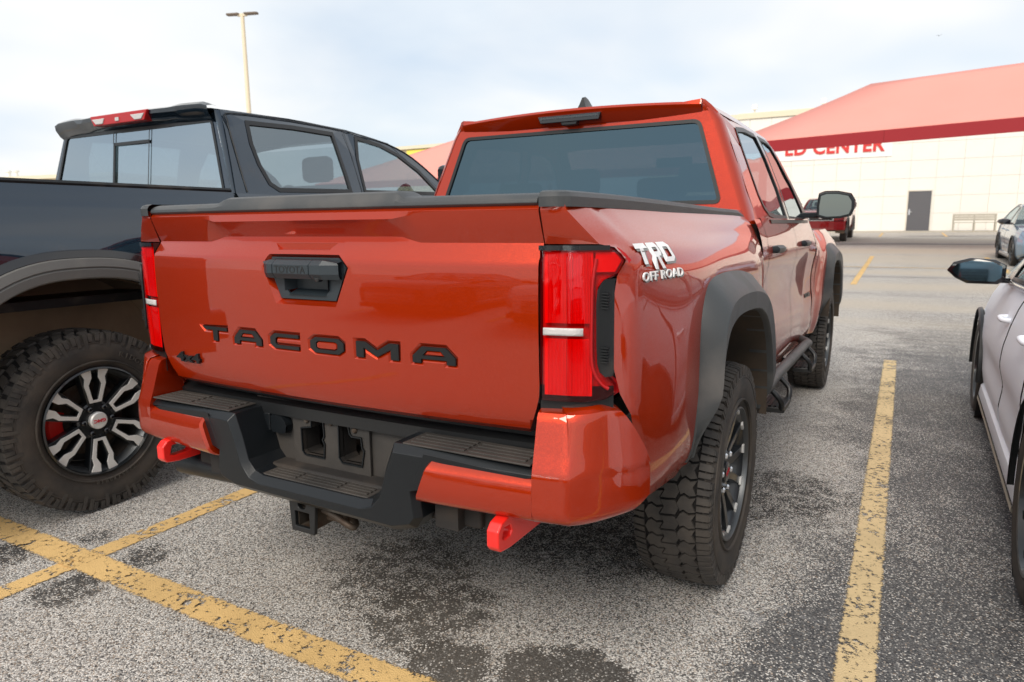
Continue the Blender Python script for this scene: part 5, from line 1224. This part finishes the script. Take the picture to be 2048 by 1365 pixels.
    for nm, ye, sg, z0 in (('front_bumper', 3.66, 1, .30), ('rear_bumper', -1.02, -1, .28)):
        zt = interp(ZT, ye); wd = interp(PL, ye)
        MB().grid([[(t*wd*lerp(.95, 1, 1-abs(k-.5)), ye+sg*.10*(1-t*t)*(.6+.4*math.sin(math.pi*k)), lerp(z0, zt, k)+(.02*(1-t*t) if k == 1 else 0)) for t in [-1+i/8 for i in range(17)]] for k in (0, .25, .5, .75, 1)]).build(nm, pm, par, ang=50)
    gr = MB().grid([[(x, 3.775-.10*(x/.62)**2, z) for x in (-.50, -.25, 0, .25, .50)] for z in (.30, .42, .54)]).build('grille', 'gloss_black', par, ang=50, solid=.01)
    for k in range(5): MB().tube([(x, 3.782-.10*(x/.62)**2, .325+.045*k) for x in (-.48, -.24, 0, .24, .48)], .005, 5).build('grille_bar', 'chrome', gr, ang=60)
    MB().grid([[(t*XSm, y, z+.03*(1-t*t)) for t in [-1+i/6 for i in range(13)]] for y, z, XSm in ((.35, 1.355, .62), (.6, 1.388, .60), (.9, 1.392, .595), (1.2, 1.368, .61), (1.45, 1.31, .64))]).build('roof', pm if spoke != 'black_alloy' else pm, par, ang=50)
    MB().grid([[(t*lerp(.64, .86, k), lerp(1.45, 2.30, k)+.10*(1-t*t)*k, lerp(1.32, .92, k)+.03*(1-t*t)*(1-k)) for t in [-1+i/6 for i in range(13)]] for k in (0, .33, .66, 1)]).build('windshield', 'glass_front', par, ang=60)
    MB().grid([[(t*lerp(.62, .84, k), lerp(.35, -.45, k)-.06*(1-t*t)*k, lerp(1.355, .975, k)+.03*(1-t*t)*(1-k)) for t in [-1+i/6 for i in range(13)]] for k in (0, .33, .66, 1)]).build('rear_window', 'glass_mid', par, ang=60)
    for x in (-.38, .38):
        MB().box(x-.24, x+.24, .95, 1.08, .5, 1.02).build('front_seat', 'interior', par, bev=.05); MB().box(x-.12, x+.12, .93, 1.02, 1.04, 1.2).build('headrest', 'interior', par, bev=.04)
    MB().box(-.70, .70, .0, .2, .5, .95).build('rear_seat', 'interior', par, bev=.05)
    MB().box(-.8, .8, 1.75, 2.2, .7, .91).build('dashboard', 'interior', par, bev=.04)
    MB().box(-.80, .80, -.9, 3.5, .17, .25).build('floor_pan', 'under', par)
    w_ = car_wheel(par, spoke=spoke); place_wheels(w_, par, .80, (0, 2.72), .325, (10, 30, 50, 0))
WS = empty('sedan', (2.725, .30, 0), R(-1.2), label='white sedan at the right edge, parked beside the orange pickup', cat='car')
sedan(WS, 'white')
BS = empty('sedan', (4.42, 19.6, gz(18.2)), math.pi, label='pale blue sedan farther off, facing the camera near the grey bench', cat='car')
BS.rotation_euler = (R(-1.1), 0, math.pi)
sedan(BS, 'blue', 'grey_alloy')
for nm, x, y, pm, lb in (('sedan', -.55, -9.6, 'silver_paint', 'silver sedan across the lane, seen mirrored in the middle of the orange tailgate'), ('sedan', -3.35, -9.9, 'charcoal_paint', 'charcoal sedan across the lane, seen mirrored at the left of the orange tailgate'), ('sedan', 2.3, -9.8, 'white', 'white sedan across the lane, seen mirrored at the right of the orange tailgate')):
    c_ = empty(nm, (x, y, 0), label=lb, cat='car', group='cars parked across the lane'); sedan(c_, pm, 'grey_alloy')

# ------------------------------------------------------------------ shop building behind
BY = 42.0; BZ = .76
B = empty('building', (0, BY, BZ), label='cream panelled shop wall with grey door and red lettering', cat='building')
DX0, DX1, DZ = 1.42, 2.50, 2.12
wl = MB(); wl.fill([(-8.6, 0), (DX0-.06, 0), (DX0-.06, DZ+.06), (DX1+.06, DZ+.06), (DX1+.06, 0), (70, 0), (70, 6.6), (-8.6, 6.6)], [], lambda a, b: (a, .03, b))
wall_ = wl.build('wall', 'wall_joint', B, solid=.02)
PW, PH = 1.22, .94
base = None
for i in range(-6, 8):
    for j in range(7):
        x0 = i*PW+.2; z0 = j*PH; x1 = x0+PW-.012; z1 = z0+PH-.012
        if x1 > DX0-.06 and x0 < DX1+.06 and z0 < DZ+.06:
            for a, b, c_, d_ in ((x0, min(x1, DX0-.062), z0, z1), (max(x0, DX1+.062), x1, z0, z1), (max(x0, DX0-.06), min(x1, DX1+.06), max(z0, DZ+.062), z1)):
                if b-a > .03 and d_-c_ > .03: MB().box(a, b, -.02, .018, c_, d_).build('wall_panel', 'wall', B)
            continue
        if base is None: base = MB().box(0, PW-.012, -.02, .018, 0, PH-.012).build('wall_panel', 'wall', B); o = base
        else: o = base.copy(); COL.objects.link(o)
        o.location = (x0, 0, z0)
for x0, x1 in ((-8.6, -6*PW+.18), (8*PW+.2, 70)): MB().box(x0, x1, -.02, .018, 0, 6.6).build('plain_wall', 'wall', B)
MB().box(-8.8, 70, -.10, .4, 6.6, 6.9).build('parapet', 'tan_trim', B)
dr = MB().box(DX0, DX1, .0, .05, .02, DZ).build('door', 'grey_door', B, bev=.01)
MB().box(DX0-.055, DX0-.005, -.035, .03, 0, DZ+.055).build('door_frame', 'wall_joint', dr); MB().box(DX1+.005, DX1+.055, -.035, .03, 0, DZ+.055).build('door_frame', 'wall_joint', dr); MB().box(DX0-.005, DX1+.005, -.035, .03, DZ+.005, DZ+.055).build('door_frame', 'wall_joint', dr)
MB().tube([(DX0+.09, 0, 1.0), (DX0+.09, -.06, 1.0), (DX0+.22, -.06, 1.0)], .022, 8).build('door_handle', 'chrome', dr); MB().box(DX0+.05, DX0+.13, -.012, .0, .85, 1.15).build('handle_plate', 'chrome', dr)
MB().box(-8.4, .45, -.06, -.022, 4.05, 5.35).build('sign_board', 'sign_white', B)
def letters(txt, x0, x1, z0, z1, y):
    V, F = text_mesh(txt, 1, .5, .03, space=1.05); xs_ = [v[0] for v in V]; a, b = min(xs_), max(xs_); ys_ = [v[1] for v in V]; c_, d_ = min(ys_), max(ys_)
    # one object per letter: split by glyph
    cur = 0; n = len(txt.replace(' ', ''))
    bm = bmesh.new(); vs = [bm.verts.new((lerp(x0, x1, (v[0]-a)/(b-a)), y if v[2] > 0 else y+.05, lerp(z0, z1, (v[1]-c_)/(d_-c_)))) for v in V]
    for q in F:
        try: bm.faces.new([vs[i] for i in q])
        except ValueError: pass
    seen = set(); comps = []
    for v in bm.verts:
        if v in seen: continue
        st = [v]; comp = []
        while st:
            q = st.pop()
            if q in seen: continue
            seen.add(q); comp.append(q); st += [e.other_vert(q) for e in q.link_edges]
        comps.append(comp)
    for comp in comps:
        bm.verts.index_update(); ix = {v: i for i, v in enumerate(comp)}
        fs = {fc for v in comp for fc in v.link_faces}
        if fs: MB().add([tuple(v.co) for v in comp], [tuple(ix[v] for v in fc.verts) for fc in fs]).build('sign_letter', 'sign_red', B)
    bm.free()
letters('ED CENTER', -5.05, .10, 4.33, 5.12, -.11)
MB().box(-8.8, 70, -2.6, -.04, -.30, -.02).build('sidewalk_slab', 'concrete', B)
# bench
BN = empty('bench', (4.45, 40.6, .74), label='pale weathered slatted bench on the walk beside the grey door', cat='bench')
for x in (-.90, 0, .90):
    MB().box(x-.035, x+.035, -.22, .22, 0, .42).build('leg', 'bench', BN, bev=.006); MB().box(x-.035, x+.035, .16, .22, .42, .86).build('back_post', 'bench', BN, bev=.006)
for k in range(4): MB().box(-.95, .95, -.24+.12*k, -.14+.12*k, .42, .46).build('seat_slat', 'bench', BN, bev=.005)
for k in range(3): MB().box(-.95, .95, .12, .16, .54+.12*k, .64+.12*k).build('back_slat', 'bench', BN, bev=.005)
# ------------------------------------------------------------------ canopies
def canopy(name, corner, length, width, ang, z_e, rise, hip, label, posts, zg):
    c = empty(name, (corner[0], corner[1], zg), ang, label=label, cat='canopy')
    e = z_e-zg; fb = .374 if z_e < 4 else .52
    E_ = [(0, 0), (length, 0), (length, width), (0, width)]
    R0, R1 = (hip, width/2), (length-hip, width/2)
    pts = [(x, y, e+fb+(1.2 if y > 0 else 0)) for x, y in E_]+[(R0[0], R0[1], e+fb+rise), (R1[0], R1[1], e+fb+rise)]
    def sag(a, b, d, n=14):
        rows = []
        for i in range(n+1):
            t = i/n; row = []
            for j in range(n+1):
                u_ = j/n; p0 = Vector(a[0]).lerp(Vector(a[1]), u_); p1 = Vector(b[0]).lerp(Vector(b[1]), u_); p = p0.lerp(p1, t); p.z -= d*4*t*(1-t)*(.6+.4*math.sin(math.pi*u_)); row.append(tuple(p))
            rows.append(row)
        return rows
    MB().grid(sag((pts[0], pts[1]), (pts[4], pts[5]), .10)).build('fabric_panel', 'canopy', c, ang=40, solid=.01)
    MB().grid(sag((pts[2], pts[3]), (pts[5], pts[4]), .10)).build('fabric_panel', 'canopy', c, ang=40, solid=.01)
    MB().grid(sag((pts[3], pts[0]), (pts[4], pts[4]), .10)).build('fabric_panel', 'canopy', c, ang=40, solid=.01)
    MB().grid(sag((pts[1], pts[2]), (pts[5], pts[5]), .10)).build('fabric_panel', 'canopy', c, ang=40, solid=.01)
    nseg = max(2, int(length/5.5))
    for i in range(nseg):
        x0, x1 = length*i/nseg+.004, length*(i+1)/nseg-.004
        for y in (-.02,): MB().box(x0, x1, y-.02, y+.02, e, e+fb).build('valance', 'fascia', c)
    for x, y in posts: MB().box(x-.12, x+.12, y-.12, y+.12, 0, e+.3).build('post', 'sign_red', c, bev=.02)
    return c
canopy('canopy', (-4.65, 23.3), 33, 5.8, R(-15.5), 3.594, 1.90, 4.05, 'large red fabric canopy rising over the lot in front of the cream shop', [(.4, 2.9), (17, .5), (17, 5.3), (32, .5), (32, 5.3)], .38)
canopy('canopy', (-42.5, 42), 36, 9, 0, 4.3, 3.9, 14, 'far red canopy peeking out left of the orange truck cab', [(.6, .6), (18, .6), (.6, 8.4), (18, 8.4), (35.4, .6), (35.4, 8.4)], .76)
# ------------------------------------------------------------------ farther buildings
FB = empty('building', (-10, 62, .82), label='tan flat roofed building seen over the orange truck roof corner', cat='building')
MB().box(-10, 12, 0, 20, 0, 8.6).build('wall', 'tan', FB); MB().box(-10.2, 12.2, -.2, 20.2, 8.6, 9.1).build('parapet', 'tan_trim', FB); MB().box(-2.5, 9, 3, 14, 9.1, 9.9).build('roof_monitor', 'roof_grey', FB); MB().box(-2.6, 9.1, 2.9, 14.1, 9.9, 10.2).build('monitor_cap', 'tan_trim', FB)
for x in (-1.0, 4.6):
    MB().tube([(x, 2, 9.1), (x, 2, 10.4)], .05, 6).build('flood_lamp_post', 'pole', FB); MB().box(x-.22, x+.22, 1.8, 2.0, 10.3, 10.75).build('flood_lamp', 'sign_white', FB, bev=.05)
YB_ = empty('building', (-45, 62, .82), label='distant yellow signed shop front between the two pickup cabs', cat='building')
MB().box(-4.5, 2.9, 0, 2, 0, 8.9).build('wall', 'tan', YB_); MB().box(-4.7, 3.1, -.3, 2.3, 8.9, 9.25).build('parapet', 'tan_trim', YB_); MB().box(-3, 2.2, -.12, -.02, 7.5, 8.8).build('sign_board', 'sign_yellow', YB_)
LB = empty('building', (-118, 52, .82), R(10), label='low tan building on the horizon at the far left', cat='building')
MB().box(-30, 24, 0, 20, 0, 7.6).build('wall', 'tan', LB); MB().box(-30.3, 24.3, -.3, 20.3, 7.6, 8.1).build('parapet', 'tan_trim', LB)
for x in (0, 1.6): MB().lathe([(8.1, .3), (9.0, .3), (9.1, .45), (9.3, .45), (9.3, 0)], 12, 'z', (x, 3, 0)).build('roof_vent', 'sign_white', LB)
# ------------------------------------------------------------------ lamp post and bird
LP = empty('street_lamp', (-22.9, 18.6, gz(18.6)), R(20), label='tall cream lamp post with two flat heads against the sky', cat='street lamp')
MB().tube([(0, 0, 0), (0, 0, 9.6)], [.12, .075], 14).build('pole', 'pole', LP, ang=60)
MB().lathe([(0, .3), (.7, .3), (.7, 0)], 20, 'z').build('base', 'concrete', LP, ang=30)
for s in (1, -1):
    hd = MB().prism([(s*.12, -.14), (s*.66, -.12), (s*.70, 0), (s*.66, .12), (s*.12, .14)], 'z', 9.55, 9.62).build('lamp_head', 'lamp_head', LP, bev=.02)
    MB().box(min(s*.05, s*.2), max(s*.05, s*.2), -.05, .05, 9.5, 9.6).build('lamp_arm', 'pole', LP)
BD = MB(); BD.lathe([(-.14, .0), (-.08, .04), (.04, .05), (.11, .03), (.16, 0)], 8, 'y')
BD.add([(0, .05, .03), (0, -.06, .03), (.36, -.10, .14), (.30, .02, .12), (0, -.005, .045)], [(0, 1, 2, 3), (0, 4, 3), (1, 4, 2), (2, 3, 4)]); BD.add([(0, .05, .03), (0, -.06, .03), (-.36, -.10, .10), (-.30, .02, .09), (0, -.005, .045)], [(0, 1, 2, 3), (0, 4, 3), (1, 4, 2), (2, 3, 4)])
b_ = BD.build('bird', 'bird', None, ang=50, loc=(1.98, 30, 8.23)); b_.scale = (.28, .28, .28); tag(b_, 'tiny dark bird high in the sky above the red canopy', 'bird')
